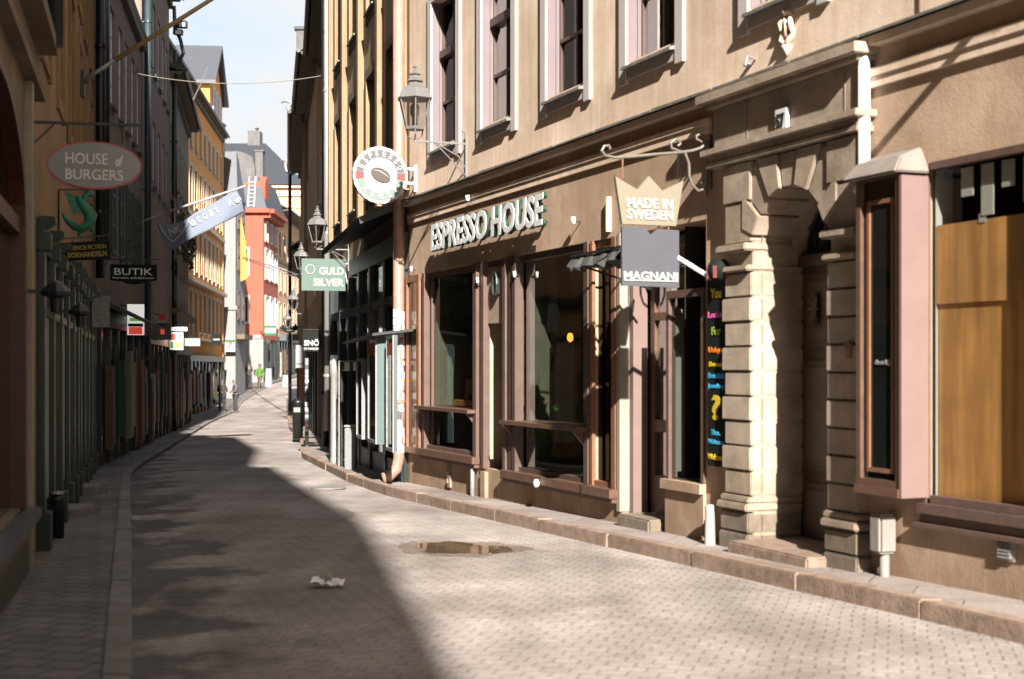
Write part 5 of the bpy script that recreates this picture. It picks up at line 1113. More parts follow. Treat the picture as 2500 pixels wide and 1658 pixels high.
# black poster strip with coloured words
dP = .06; aP, _z = f1.at(1771, 900, dP); bP, _z = f1.at(1727, 900, dP)
zT = f1.zv(680, aP, dP); zB_ = f1.zv(1142, aP, dP)
t = thing('poster_strip', 'tall black strip with coloured handwritten words and a yellow question mark', 'sign', tuple(f1.p((aP+bP)/2, 0, zB_)))
mb = MB(); mb.fbox(f1, aP, bP, .01, dP, zB_, zT); mb.obj('board', mat('blackboard', (.012, .014, .012), .75, .1, 10, spec=.12), t)
for nme, cl in (('yellow', (.75, .52, .02)), ('pink', (.70, .12, .38)), ('lime', (.30, .50, .04)), ('orange', (.80, .20, .01)), ('sky', (.05, .38, .62))): mat('chalk_'+nme, cl, .6, .05, 20)
wP = bP-aP; mid = (aP+bP)/2
for body, v, hpx, cl, wk in (('You', 716, 24, 'yellow', .62), ('Lookin', 768, 16, 'pink', .9), ('For', 808, 20, 'lime', .5), ('Unique', 856, 18, 'orange', .86), ('Sweet', 889, 13, 'yellow', .8), ('Swedish', 917, 14, 'sky', .9), ('Jewellery', 944, 15, 'sky', .92), ('?', 995, 62, 'yellow', .5), ('Then...', 1056, 14, 'sky', .55), ('Welcome', 1079, 12, 'sky', .9), ('Welcome', 1116, 14, 'yellow', .9)):
    z_ = f1.zv(v, mid, dP); hh = hpx/F*f1.xy(mid, dP).y; text(body, f1.p(mid, dP+.004, z_), -f1.D3, wP*wk, hh, 'chalk_'+cl, t, off=.03, ext=.002)
a_, z_ = f1.at(1748, 660, .16); t = thing('round_lamp_shade', 'dark round shade with red patches at the top of the poster strip', 'lamp', tuple(f1.p(a_, .1, z_)))
mb = MB(); cc = f1.p(a_, .13, z_); mb.lathe(tuple(cc), [(0, .10), (.06, .095), (.095, .05), (.10, 0), (.085, -.06), (.05, -.09), (0, -.095)], 14); mb.obj('shade', 'blackboard', t, smooth=True)
for k in range(5): mb = MB(); q = k*1.25+.4; p = cc+Vector((math.cos(q)*.09, math.sin(q)*.09, -.01)); mb.tube([p+UP*.045, p-UP*.06], [.024, .018], 6); mb.obj('red_patch', 'sign_red', t)
# things behind the cafe glass
def fr1(s, d, z): return f1.p(s, d, z)
mat('basket', (.36, .20, .07), .7, .25, 25)
t = thing('wicker_basket', 'stacked brown wicker pot standing behind the left cafe window', 'basket', tuple(f1.p(S(1100)+.2, -.35, 1.13)))
mb = MB(); cc = f1.p(S(1104), -.28, 1.14); mb.lathe(tuple(cc), [(0, 0), (.085, 0), (.09, .08), (.078, .09), (.082, .17), (.07, .18), (.074, .26), (.06, .28), (0, .28)], 14); mb.obj('basket_body', 'basket', t, smooth=False)
mb = MB(); mb.fbox(f1, S(1150), S(1080), -.42, -.14, 1.06, 1.135); o = mb.obj('wooden_tray', 'plywood'); tag(o, 'plain wooden board under the wicker pot behind the left cafe window', 'board')
mat('leaf_green', (.05, .22, .03), .6, .3, 20)
t = thing('potted_plant', 'small green potted plant on the ledge behind the big cafe window', 'plant', tuple(f1.p(S(1330), -.25, .95)))
cc = f1.p(S(1335), -.25, .95); mb = MB(); mb.lathe(tuple(cc), [(0, 0), (.05, 0), (.07, .11), (0, .11)], 12); mb.obj('pot', 'basket', t)
mb = MB(); rnd = random.Random(5)
for k in range(46):
    a = Vector((rnd.gauss(0, 1), rnd.gauss(0, 1), rnd.uniform(.1, 1.4))).normalized(); p = Vector(cc)+UP*.1+a*rnd.uniform(.06, .2); q = Vector((rnd.gauss(0, 1), rnd.gauss(0, 1), rnd.gauss(0, 1))).normalized()*.03; w_ = a.cross(q).normalized()*.018
    mb.face([p-q, p-w_, p+q, p+w_])
mb.obj('foliage', 'leaf_green', t, fix=False)
for u_, v_, dd2, lab in ((1230, 830, -1.6, 'glowing pendant bulb seen through the cafe door'), (1392, 825, -1.6, 'glowing pendant bulb seen through the big cafe window')):
    a_, z_ = f1.at(u_, v_, dd2); t = thing('pendant_lamp', lab, 'lamp', tuple(f1.p(a_, dd2, z_)), 'pendant bulbs inside the cafe')
    mb = MB(); mb.lathe(tuple(f1.p(a_, dd2, z_-.06)), [(0, 0), (.035, .02), (.045, .07), (.03, .12), (0, .13)], 10); mb.obj('bulb', mat('bulb_glow', (1.0, .42, .06), .4, 0, emit=1.2), t, smooth=True)
    mb = MB(); mb.tube([f1.p(a_, dd2, z_+.07), f1.p(a_, dd2, 3.09)], .006, 6); mb.obj('cable', 'black_metal', t)
t = thing('milk_bottle', 'small white bottle on the counter inside the cafe door', 'bottle', tuple(f1.p(S(1236), -.7, .95)))
cc = f1.p(f1.su(1235, -.6), -.6, f1.zv(990, f1.su(1235, -.6), -.6)); mb = MB(); mb.lathe(tuple(cc), [(0, 0), (.035, 0), (.035, .12), (.02, .15), (.02, .17), (0, .17)], 10); mb.obj('bottle_body', 'white_paint', t, smooth=True)
mb = MB(); mb.lathe((cc.x, cc.y, cc.z+.17), [(0, 0), (.026, 0), (.026, .03), (0, .03)], 10); mb.obj('cap', 'white_paint', t)
mb = MB(); mb.fbox(f1, f1.su(1250, -.6), f1.su(1180, -.6), -.9, -.5, -.1, cc.z-.003); o = mb.obj('counter', 'dark_wood'); tag(o, 'dark wooden counter inside the cafe door under the white bottle', 'counter')
# door intercom left of the display case
a_, z_ = f1.at(2077, 857, .1); mb = MB(); mb.fbox(f1, a_-.035, a_+.035, PT, PT+.03, z_-.06, z_+.06); mb.lathe(tuple(f1.p(a_, PT+.03, z_)), [(.0, 0), (.02, .005), (.02, .02), (0, .02)], 8); o = mb.obj('door_bell', 'copper_brown'); tag(o, 'copper coloured door bell plate on the right portal pier', 'door bell')
# ------------------------------------------------------------------ teal shop: display cases, columns, white cabinet
def vitrine(u0, u1, u2, v0, v1, face, lab, d=.45, top=None):
    """case on f2: front u0..u1, end face u1..u2"""
    sA = f2.su(u1, d); sB = f2.su(u0, d); y = f2.xy(sA, d).y; z0, z1 = CZ-(v1-VH)/F*y, CZ-(v0-VH)/F*y
    t = thing('display_case', lab, 'display case', tuple(f2.p(sA, 0, z0)), 'projecting display cases on the teal shopfront'); tt = (u2-UC)/F
    dn = (tt*(f2.o.y+f2.D.y*sA)-(f2.o.x+f2.D.x*sA))/(f2.N.x-tt*f2.N.y); dn = max(.08, dn)
    mb = MB(); mb.fbox(f2, sA, sB, dn, d, z0, z1); mb.obj('case_body', 'shop_teal', t)
    mb = MB(); mb.fbox(f2, sA-.02, sA-.001, dn, d, z0, z1); mb.obj('end_panel', face, t)
    mb = MB(); frame(mb, f2, sA, sB, z0, z1, .05, d+.001, d+.02, 1); mb.obj('case_frame', 'grey_metal', t)
    mb = MB(); mb.face([f2.p(sA+.04, d+.005, z0+.04), f2.p(sB-.04, d+.005, z0+.04), f2.p(sB-.04, d+.005, z1-.04), f2.p(sA+.04, d+.005, z1-.04)]); mb.obj('pane', 'pane_dark', t)
    if top: mb = MB(); mb.fbox(f2, sA+.08, sB-.08, d+.007, d+.015, z1-.28, z1-.1); mb.obj('header_card', top, t)
mat('teal_pale', (.085, .135, .13), .5, .06, 5); mat('case_grey', (.09, .11, .115), .5, .06, 5); mat('card_orange', (.5, .12, .03), .5, .05, 10); mat('case_white', (.25, .24, .25), .5, .05, 6)
vitrine(872, 886, 898, 875, 1073, 'case_white', 'display case with a white edge, farthest of three on the teal shopfront', .5)
vitrine(900, 920, 946, 820, 1085, 'teal_pale', 'display case with a pale teal side, middle of three on the teal shopfront', .5, 'card_orange')
vitrine(945, 962, 970, 818, 1105, 'case_grey', 'display case next to the sticker-covered downpipe, nearest of three', .4, 'card_orange')
mb = MB(); s = f2.su(905, .4); y = f2.xy(s).y; zz = CZ-(818-VH)/F*y
mb.hexa([f2.p(s-1.6, .0, zz+.02), f2.p(s+1.5, .0, zz-.02), f2.p(s+1.5, .65, zz-.12), f2.p(s-1.6, .6, zz-.05), f2.p(s-1.6, 0, zz+.06), f2.p(s+1.5, 0, zz+.02), f2.p(s+1.5, .65, zz-.08), f2.p(s-1.6, .6, zz-.01)]); mb.obj('case_canopy', 'dark_metal', B2)
yb = 24.6; xb = (854-UC)/F*yb; zb = zg(yb)+.12
t = thing('utility_cabinet', 'white painted utility cabinet standing on the right pavement', 'cabinet', (xb, yb, zb))
mb = MB(); mb.box(xb-.09, xb+.095, yb, yb+.3, zb-.02, zb+.73); mb.obj('cabinet_body', mat('cabinet_white', (.20, .20, .21), .6, .05, 8), t, bevel=.02)
mb = MB(); mb.box(xb-.10, xb+.105, yb-.01, yb+.31, zb+.735, zb+.76); mb.obj('lid', 'grey_metal', t)
for u_, lab, rr, v1_, m_ in ((816, 'thick grey post left of the white cabinet', .07, 875, 'grey_metal'), (834, 'thin dark post between the grey post and the white cabinet', .03, 885, 'dark_metal')):
    yb = 26.5 if u_ == 816 else 25.5; xb = (u_-UC)/F*yb; zt_ = CZ-(v1_-VH)/F*yb
    mb = MB(); mb.lathe((xb, yb, zg(yb)), [(rr*1.15, -.05), (rr*1.15, .2), (rr, .25), (rr, zt_-zg(yb)-.35), (rr*1.2, zt_-zg(yb)-.3), (rr*1.25, zt_-zg(yb)-.05), (.0, zt_-zg(yb))], 14)
    o = mb.obj('post', m_, smooth=True); tag(o, lab, 'post')
yb = 25.2; t = thing('card_rack', 'rail with small red and white cards in front of the teal shopfront', 'rack', ((855-UC)/F*yb, yb, 1)); xa, xb = (828-UC)/F*yb, (880-UC)/F*yb; zz = CZ-(882-VH)/F*yb
mb = MB(); mb.bar((xa, yb, zz), (xb, yb, zz), .02); mb.bar((xa, yb, zz), (xa, yb, zg(yb)), .02); mb.bar((xb, yb, zz), (xb, yb, zg(yb)), .02); mb.obj('rail', 'grey_metal', t)
for i, u_ in enumerate((847, 868)): x = (u_-UC)/F*yb; mb = MB(); mb.box(x-.04, x+.05, yb-.02, yb-.012, zz-.17, zz-.02); mb.obj('white_card', 'sign_white', t); mb = MB(); mb.box(x-.075, x-.041, yb-.02, yb-.012, zz-.17, zz-.02); mb.obj('red_card', 'redbrown', t)
# green sign GULD SILVER
s = f2.su(850); c, w, h, dd_ = psign(f2, s, 736, 843, 632, 710); r = facing(f2); n = r.cross(UP)
t = thing('hanging_sign', 'pale green square sign with white serif words behind a lantern', 'sign', tuple(c))
flat(rect(w, h), c+n*.02, r, .04, 'mint2' if 'mint2' in MATS else mat('mint2', (.075, .13, .10), .5, .05, 8), 'board', t)
text('GULD', c+n*.026+r*(w*.18)+UP*(h*.12), r, w*.56, h*.24, 'sun_white', t, off=.03); text('SILVER', c+n*.026+r*(w*.12)-UP*(h*.24), r, w*.7, h*.24, 'sun_white', t, off=.03)
mb = MB(); mb.tube([c+n*.026+r*(-w*.3+w*.10*math.cos(q*.5236))+UP*(h*.16+h*.14*math.sin(q*.5236)) for q in range(13)], .010, 6, False); mb.obj('ring_emblem', 'sun_white', t)
mb = MB(); mb.bar(c+UP*h*.36+r*w*.5, f2.p(s, 0, c.z+h*.36), .025); mb.bar(c+UP*h*.1+r*w*.5, f2.p(s, 0, c.z-.25), .012); mb.obj('arm', 'white_paint', t)
# SNO sign and the sheet below
s = f3.su(800); c, w, h, dd_ = psign(f3, s, 739, 783, 809, 858); r = facing(f3); n = r.cross(UP)
t = thing('hanging_sign', 'black sign with a short white word in capitals on the right', 'sign', tuple(c))
flat(rect(w, h), c+n*.02, r, .04, 'blackboard', 'board', t); text('SNÖ', c+n*.026-UP*h*.05, r, w*.86, h*.34, 'sun_white', t, off=.045); text('OF SWEDEN', c+n*.026-UP*h*.37, r, w*.88, h*.12, 'sun_white', t, off=.03)
mb = MB(); mb.bar(c+UP*(h*.5+.04)-r*w*.5, f3.p(s, 0, c.z+h*.5+.04), .02); mb.obj('arm', 'black_metal', t)
s = f3.su(775)+2; c, w, h, dd_ = psign(f3, s, 722, 748, 841, 898); t = thing('light_box', 'upright white box sign with a dark red line below the black sign', 'sign', tuple(c))
flat(rect(w, h), c+n*.04, r, .08, mat('box_white', (.27, .265, .265), .5, .03, 5), 'box', t, ); flat(rect(w*.8, h*.05), c+n*.046-UP*h*.33, r, .004, 'redbrown', 'stripe', t)
mb = MB(); mb.bar(c+r*w*.5+UP*h*.3, f3.p(s, 0, c.z+h*.3), .03); mb.obj('arm', 'black_metal', t)
# sticker covered post and black bin right
for yb, u0, u1, v0, lab in ((34, 746, 752, 905, 'sticker-covered thin pole on the right pavement under the black sign'),):
    xb = ((u0+u1)/2-UC)/F*yb; mb = MB(); mb.tube([(xb, yb, zg(yb)-.1), (xb, yb, CZ-(v0-VH)/F*yb+.3)], .045, 10); t = thing('sticker_pole', lab, 'post', (xb, yb, zg(yb))); mb.obj('pole', 'grey_metal', t, smooth=True)
    rnd = random.Random(9); zz = zg(yb)+.3
    ms = {'sticker_white': MB(), 'sticker_red': MB(), 'sticker_blue': MB(), 'sticker_black': MB()}
    while zz < 1.6:
        k_ = rnd.choice(['sticker_white', 'sticker_black', 'sticker_white', 'sticker_blue', 'sticker_white', 'sticker_black', 'sticker_red']); ms[k_].lathe((xb, yb, zz), [(.047, 0), (.0475, rnd.uniform(.05, .1))], 10); zz += rnd.uniform(.08, .13)
    for k_ in ms:
        if ms[k_].v: ms[k_].obj('stickers', k_, t)['kind'] = 'stuff'
yb = 39.5; xb = (727-UC)/F*yb; t = thing('litter_bin', 'tall black litter bin on the right pavement in the distance', 'litter bin', (xb, yb, zg(yb)))
mb = MB(); mb.lathe((xb, yb, zg(yb)+.1), [(0, 0), (.14, 0), (.16, 1.0), (.17, 1.02), (.12, 1.1), (0, 1.12)], 14); mb.obj('bin_body', 'black_metal', t, smooth=True); mb = MB(); mb.box(xb-.09, xb+.09, yb-.165, yb-.14, zg(yb)+.85, zg(yb)+.98); mb.obj('bin_slot', 'grey_metal', t)
# far winged sign, green sign
s = f5.su(735)-2; c, w, h, dd_ = psign(f5, s, 684, 730, 790, 813); r = facing(f5); n = r.cross(UP)
t = thing('winged_sign', 'dark wing-shaped sign with two blue-grey plates, far on the right', 'sign', tuple(c)); k = w/2
flat([(-k, 0), (-k*.7, h*.4), (-k*.2, 0), (k*.3, .05), (k*.6, h*.5), (k, 0), (k*.6, -h*.3), (0, -h*.55), (-k*.6, -h*.4)], c+n*.03, r, .06, 'blackboard', 'wing', t)
for q in (-.4, .35): flat(rect(w*.36, h*.7), c+r*w*q*.9-UP*h*.95, r, .05, 'steel_blue', 'plate', t)
mb = MB(); mb.bar(c, f5.p(s, 0, c.z), .04); mb.obj('arm', 'white_paint', t)
c = Vector(((660-UC)/F*103, 103, CZ-(807-VH)/F*103)); w, h = 28/F*103, 24/F*103
t = thing('hanging_sign', 'green and white lit sign on the corner of the red house', 'sign', tuple(c)); mat('sign_green', (.01, .14, .04), .5, .05, 8)
flat(rect(w, h), c, RX, .2, 'sign_green', 'board', t); flat(rect(w*.96, h*.5), c-Vector((0, .01, 0)), RX, .01, 'sun_white', 'white_band', t); mb = MB(); mb.bar(c-RX*w*.5, (xr1-.2, 104, c.z), .06); mb.obj('arm', 'grey_metal', t)
c = Vector(((628-UC)/F*103.95, 103.9, CZ-(822-VH)/F*103.9)); flat(rect(.55, .24), c, RX, .03, 'sun_white', 'street_sign'); o = bpy.data.objects['street_sign']; tag(o, 'small white street name plate on the red house', 'sign')
# sandwich boards and white objects by the red house
def aboard(x, y, w, h, m, lab, cat='sandwich board'):
    t = thing('sandwich_board', lab, cat, (x, y, zg(y)), 'pavement boards at the far end of the street'); z = zg(y)+.02
    for sg in (-1, 1):
        mb = MB(); mb.hexa([(x-w/2, y+sg*.28-.02, z), (x+w/2, y+sg*.28-.02, z), (x+w/2, y+sg*.28+.02, z), (x-w/2, y+sg*.28+.02, z), (x-w/2*.9, y+sg*.03-.02, z+h), (x+w/2*.9, y+sg*.03-.02, z+h), (x+w/2*.9, y+sg*.03+.02, z+h), (x-w/2*.9, y+sg*.03+.02, z+h)]); mb.obj('panel', m, t)
aboard((656-UC)/F*99, 99, .40, 1.3, 'box_white', 'tall white sandwich board behind the man in green'); aboard((697-UC)/F*100, 100, .36, .8, 'box_white', 'short white sandwich board farther right near the end of the street')
t = thing('menu_board', 'white pole menu board with a red seven on the white end-wall house', 'sign', (0, 0, 0)); yb = 87.9; t.location = ((562-UC)/F*yb, yb, 2)
c = Vector(((562-UC)/F*yb, yb, CZ-(842-VH)/F*yb)); flat(rect(24/F*yb, 34/F*yb), c, RX, .1, 'sun_white', 'board', t); flat(rect(24/F*yb, 6/F*yb), c+UP*.25-Vector((0, .01, 0)), RX, .01, 'sign_green', 'green_band', t); text('7', c-Vector((0, .02, 0)), RX, .3, .42, 'sign_red', t, off=.03)
# ------------------------------------------------------------------ left signs
# oval sign with bracket
s = f10.su(68, .0); s = min(s, f10.len-.1); c, w, h, dd_ = psign(f10, s, 113, 347, 346, 463); r = facing(f10); n = r.cross(UP)
def dl(fr, s, u, v):
    tt = (u-UC)/F; d = (tt*(fr.o.y+fr.D.y*s)-(fr.o.x+fr.D.x*s))/(fr.N.x-tt*fr.N.y); y = fr.xy(s, d).y; return fr.p(s, d, CZ-(v-VH)/F*y)
t = thing('hanging_sign', 'grey oval sign with a red rim and pale capital letters, hanging at upper left', 'sign', tuple(c))
mat('oval_grey', (.20, .20, .20), .25, .12, 2.5, spec=.6); mat('rim_red', (.42, .07, .04), .45, .1, 8); mat('letter_grey', (.80, .76, .72), .5, .05, 8)
flat(ell(w, h), c+n*.02, r, .05, 'rim_red', 'rim', t); flat(ell(w*.965, h*.93), c+n*.024, r, .05, 'oval_grey', 'board', t)
text('HOUSE', c+n*.030+UP*h*.13-r*w*.08, r, w*.44, h*.23, 'letter_grey', t, off=.008); text('of', c+n*.030+UP*h*.10+r*w*.26, r, w*.085, h*.24, 'letter_grey', t, off=.05, shear=.4); text('BURGERS', c+n*.030-UP*h*.20-r*w*.0, r, w*.60, h*.22, 'letter_grey', t, off=.008)
mb = MB(); mb.bar(dl(f10, s, 69, 290), dl(f10, s, 69, 465), .022, .022, (0, 1, 0)); mb.bar(dl(f10, s, 69, 298), dl(f10, s, 345, 306), .022); mb.bar(dl(f10, s, 74, 358), dl(f10, s, 132, 304), .016); mb.bar(dl(f10, s, 165, 302), dl(f10, s, 165, 352), .01, .01, (0, 1, 0)); mb.bar(dl(f10, s, 300, 304), dl(f10, s, 300, 352), .01, .01, (0, 1, 0)); mb.obj('wall_bracket', 'black_metal', t)
mb = MB(); mb.fbox(f10, s-.02, s+.02, -.01, .03, c.z-.4, c.z+.3) ; mb.obj('wall_plate', 'black_metal', t)
# dragon-shaped shop sign (generic) with the yellow-lettered board
s = f11.su(141); r = facing(f11); n = r.cross(UP)
def D(u, v): return dl(f11, s, u, v)
t = thing('figure_sign', 'green winged lizard figure in an iron frame above a yellow-lettered board', 'sign', tuple(D(190, 530)))
mb = MB(); mb.bar(D(143, 462), D(143, 588), .02, .02, (0, 1, 0)); mb.bar(D(143, 584), D(272, 574), .014); mb.bar(D(143, 464), D(236, 462), .014); mb.obj('frame', 'black_metal', t)
mat('figure_green', (.02, .17, .10), .5, .25, 18)
mb = MB()
mb.tube([D(*p) for p in ((188, 478), (196, 492), (210, 510), (222, 526), (218, 545), (200, 556), (182, 552), (166, 540), (156, 528), (152, 520))], [.03, .05, .06, .075, .07, .06, .05, .035, .02, .008], 10)
mb.tube([D(*p) for p in ((210, 510), (206, 492), (208, 478), (222, 472), (232, 480))], [.05, .035, .03, .035, .012], 8)
mb.tube([D(*p) for p in ((215, 545), (224, 560), (230, 568))], [.04, .025, .012], 8); mb.tube([D(*p) for p in ((190, 553), (196, 566), (190, 576))], [.04, .028, .015], 8)
mb.obj('lizard', 'figure_green', t, smooth=True)
mb = MB(); q = n*.02; mb.prism([D(186, 480)+q, D(155, 466)+q, D(170, 500)+q, D(178, 522)+q, D(198, 520)+q, D(206, 505)+q], -n*.03); mb.obj('wing', 'figure_green', t)
mb = MB(); mb.prism([D(186, 540)+n*.05, D(206, 530)+n*.05, D(204, 542)+n*.05, D(190, 552)+n*.05], -n*.02); mb.obj('red_patch', 'rim_red', t)
c, w, h, _ = psign(f11, s, 156, 269, 590, 635); t = thing('hanging_sign', 'black board with two lines of yellow letters under the green lizard figure', 'sign', tuple(c))
sl = Vector(r)+UP*.08; sl.normalize(); up2 = sl.cross(-n).normalized(); up2 = -up2 if up2.z < 0 else up2
flat(rect(w, h), c+n*.015, sl, .03, 'blackboard', 'board', t, up=up2); mat('dull_yellow', (.34, .26, .03), .6, .1, 10)
text('SCIENCE FICTION', c+n*.03+up2*h*.18, sl, w*.84, h*.24, 'dull_yellow', t, off=.02, up=up2); text('BOKHANDELN', c+n*.03-up2*h*.2, sl, w*.84, h*.3, 'dull_yellow', t, off=.03, up=up2)
mb = MB(); mb.bar(c+up2*h*.5+sl*w*.3, D(240, 575), .012); mb.bar(c+up2*h*.5-sl*w*.3, D(175, 584), .012); mb.obj('hanger', 'black_metal', t)
# BUTIK
s = f13.su(236); r = facing(f13); n = r.cross(UP); c, w, h, _ = psign(f13, s, 269, 383, 646, 695)
t = thing('hanging_sign', 'black shop sign with a curved bottom and white capital letters, on the left', 'sign', tuple(c))
flat([(-w/2, -h*.3), (-w*.25, -h*.36), (-w*.15, -h*.46), (0, -h/2), (w*.15, -h*.46), (w*.25, -h*.36), (w/2, -h*.3), (w/2, h/2), (-w/2, h/2)], c+n*.02, r, .04, 'blackboard', 'board', t)
text('BUTIK', c+n*.026+UP*h*.14, r, w*.82, h*.34, 'sign_white', t, off=.005); text('kerstin adolphson', c+n*.026-UP*h*.18, r, w*.88, h*.13, 'sign_white', t, off=.01)
mb = MB(); mb.bar(dl(f13, s, 236, 634), dl(f13, s, 390, 634), .022); mb.bar(dl(f13, s, 245, 675), dl(f13, s, 262, 636), .016)
for u_ in (295, 362): mb.bar(dl(f13, s, u_, 634), dl(f13, s, u_, 648), .012, .012, (0, 1, 0))
mb.obj('arm', 'black_metal', t)
# lit shop signs further down on the left
def boxsign(fr, s, lim, m, lab, cat='sign', name='hanging_sign', th=.1, extra=(), armv=None, txt=None):
    r = facing(fr); n = r.cross(UP); c, w, h, dd_ = psign(fr, s, *lim); t = thing(name, lab, cat, tuple(c))
    flat(rect(w, h), c+n*th/2, r, th, m, 'board', t)
    for (x, y, ww, hh, mm, nm) in extra: flat(rect(w*ww, h*hh), c+n*(th/2+.008)+r*w*x+UP*h*y, r, .006, mm, nm, t)
    for (body, y, ww, hh, mm) in (txt or ()): text(body, c+n*(th/2+.016)+UP*h*y, r, w*ww, h*hh, mm, t, off=.02)
    mb = MB(); mb.bar(c+UP*h*.45, fr.p(s, 0, c.z+h*.45), .03); mb.obj('arm', 'black_metal', t); return t
mat('red_lit', (.75, .04, .03), .5, .05, 8); mat('blue_card', (.16, .22, .60), .5, .05, 8); mat('lit_white', (.85, .84, .80), .5, 0, emit=.16); mat('lit_red', (.8, .08, .05), .5, 0, emit=.15); mat('lit_orange', (.9, .25, .06), .5, 0, emit=.15); mat('lit_green', (.2, .5, .08), .5, 0, emit=.1)
boxsign(f13, f13.su(285), (311, 352, 743, 818), 'lit_white', 'lit ice cream shop sign, white above green, grey and red bands', extra=((0, -.36, .8, .24, 'lit_red', 'red_band'), (0, -.18, .9, .1, 'case_grey', 'grey_band'), (.05, .0, .8, .1, 'lit_green', 'green_band')))
boxsign(f12, f12.su(213), (224, 268, 722, 799), mat('sheet_grey', (.16, .15, .13), .4, .35, 14), 'dull grey patterned sheet sign hanging beside the green shopfront', th=.03)
boxsign(f14, f14.su(362), (376, 418, 789, 830), 'case_grey', 'grey notice sign with a small red figure, left of the colourful sign', th=.05, extra=((0, .0, .22, .34, 'lit_red', 'red_figure'),), txt=(('SHOP', .38, .5, .12, 'blackboard'),))
boxsign(f14, f14.su(396), (415, 447, 812, 854), 'lit_white', 'colourful square sign of red, blue, orange and green patches', th=.08, extra=((-.24, .25, .4, .36, 'lit_red', 'red_patch'), (.22, .25, .36, .36, 'blue_card', 'blue_patch'), (.15, -.22, .5, .36, 'lit_orange', 'orange_patch'), (-.34, -.22, .26, .36, 'lit_green', 'green_patch')))
boxsign(f14, f14.su(398), (415, 457, 799, 808), 'lit_white', 'narrow glowing white bar right above the colourful square sign', th=.1)
boxsign(f14, f14.len*.95, (451, 489, 826, 845), 'case_white', 'small white oblong sign right of the colourful square sign', th=.05)
boxsign(f16, f16.su(505), (516, 541, 816, 842), 'blackboard', 'small black square sign on the orange house', th=.08, extra=((0, 0, .6, .1, 'sign_white', 'white_line'),))
boxsign(f14, f14.su(378), (388, 404, 767, 780), 'red_lit', 'small red plate above the grey notice sign', th=.05)
# dark awning by the green shopfront
mb = MB(); sa = f13.su(245); mb.prism([f13.p(sa, .0, 2.9), f13.p(sa, .9, 2.45), f13.p(sa, .9, 2.40), f13.p(sa, 0, 2.8)], f13.D3*4.2); o = mb.obj('awning', 'grey_canvas'); tag(o, 'dark sloping awning over the first mauve shopfront on the left', 'awning')
# wall lamps on the green columns
for u_, v_, lab in ((117, 728, 'black wall lamp on the nearest green column'), (180, 772, 'black wall lamp on a farther green column')):
    a_, z_ = f11.at(u_, v_, .2); t = thing('wall_lamp', lab, 'lamp', tuple(f11.p(a_, 0, z_)), 'black lamps on the green shopfront')
    mb = MB(); p = f11.p(a_, .26, z_); mb.lathe(tuple(p), [(0, -.12), (.04, -.11), (.05, .0), (.11, .02), (.12, .05), (.05, .12), (0, .14)], 10); mb.obj('lamp_head', 'black_metal', t); mb = MB(); mb.bar(f11.p(a_, .05, z_+.05), f11.p(a_, .26, z_+.05), .03); mb.obj('arm', 'black_metal', t)
# litter bin and stone steps on the left pavement
yb = 13.6; xb = (141-UC)/F*yb; zb = zg(yb)+.065
t = thing('litter_bin', 'black litter bin standing by the green columns on the left pavement', 'litter bin', (xb, yb, zb)); mb = MB(); mb.lathe((xb, yb, zb), [(0, 0), (.06, 0), (.065, .36), (.07, .38), (.05, .41), (0, .42)], 14); mb.obj('bin_body', 'black_metal', t, smooth=True)
mb = MB(); mb.lathe((xb, yb, zb+.42), [(0, 0), (.062, .0), (.06, .02), (0, .03)], 14); mb.obj('lid', 'grey_metal', t)
for u0, u1, v0, v1, lab in ((150, 198, 1230, 1265, 'nearer low stone step on the left pavement, beside the black bin'), (174, 226, 1162, 1200, 'farther low stone step on the left pavement')):
    y0 = F*(CZ-zg(16)-.07)/(v1-VH); x0, x1 = (u0-UC)/F*y0, (u1-UC)/F*y0; hh = (v1-v0)*.55/F*y0
    mb = MB(); mb.box(x0-.3, x1, y0, y0+.75, zg(y0)-.1, zg(y0)+.07+hh); o = mb.obj('stone_step', 'granite_grey', bevel=.02); tag(o, lab, 'step', 'stone steps on the left pavement')
# flag poles
s = f12.su(186); s = f12.len*.25; base = dl(f12, s, 190, 205)
t = thing('flagpole', 'bare yellowish flagpole slanting up across the top left', 'flagpole', tuple(base)); e = dl(f12, s, 520, -4); e2 = base+(e-base)*1.25
mat('pole_tan', (.38, .27, .11), .5, .12, 12)
m1 = base+(e-base)*.27
mb = MB(); mb.tube([m1, e2], [.038, .03], 10); mb.obj('pole', 'pole_tan', t, smooth=True); mb = MB(); mb.tube([base+(e-base)*.03, m1], .030, 10); mb.obj('pole_sleeve', 'grey_metal', t, smooth=True)
mb = MB(); mb.fbox(f12, s-.1, s+.1, .01, .06, base.z-.2, base.z+.2); mb.tube([f12.p(s, .03, base.z), base, base+(e-base)*.05], .07, 10); mb.obj('pole_socket', 'black_metal', t)
s = f13.su(322, .0); Fl = lambda u, v: dl(f13, s, u, v); base = Fl(330, 548); r = facing(f13); n = r.cross(UP)
t = thing('flagpole', 'white flagpole on the left carrying the blue-grey banner', 'flagpole', tuple(base))
mb = MB(); mb.tube([base, Fl(398, 521)], .012, 8); mb.tube([Fl(396, 522), Fl(600, 454)], .03, 10); mb.obj('pole', mat('pole_white', (.42, .38, .38), .4, .04, 10), t, smooth=True)
mb = MB(); mb.lathe(tuple(Fl(605, 450)-UP*.02), [(0, 0), (.03, .01), (.035, .04), (0, .07)], 10); mb.obj('finial', 'dull_yellow', t); mb = MB(); mb.bar(f13.p(s, 0, base.z-.08), f13.p(s, 0, base.z+.08), .06, .06, (0, 1, 0)); mb.bar(f13.p(s, 0, base.z), base, .03); mb.obj('pole_socket', 'black_metal', t)
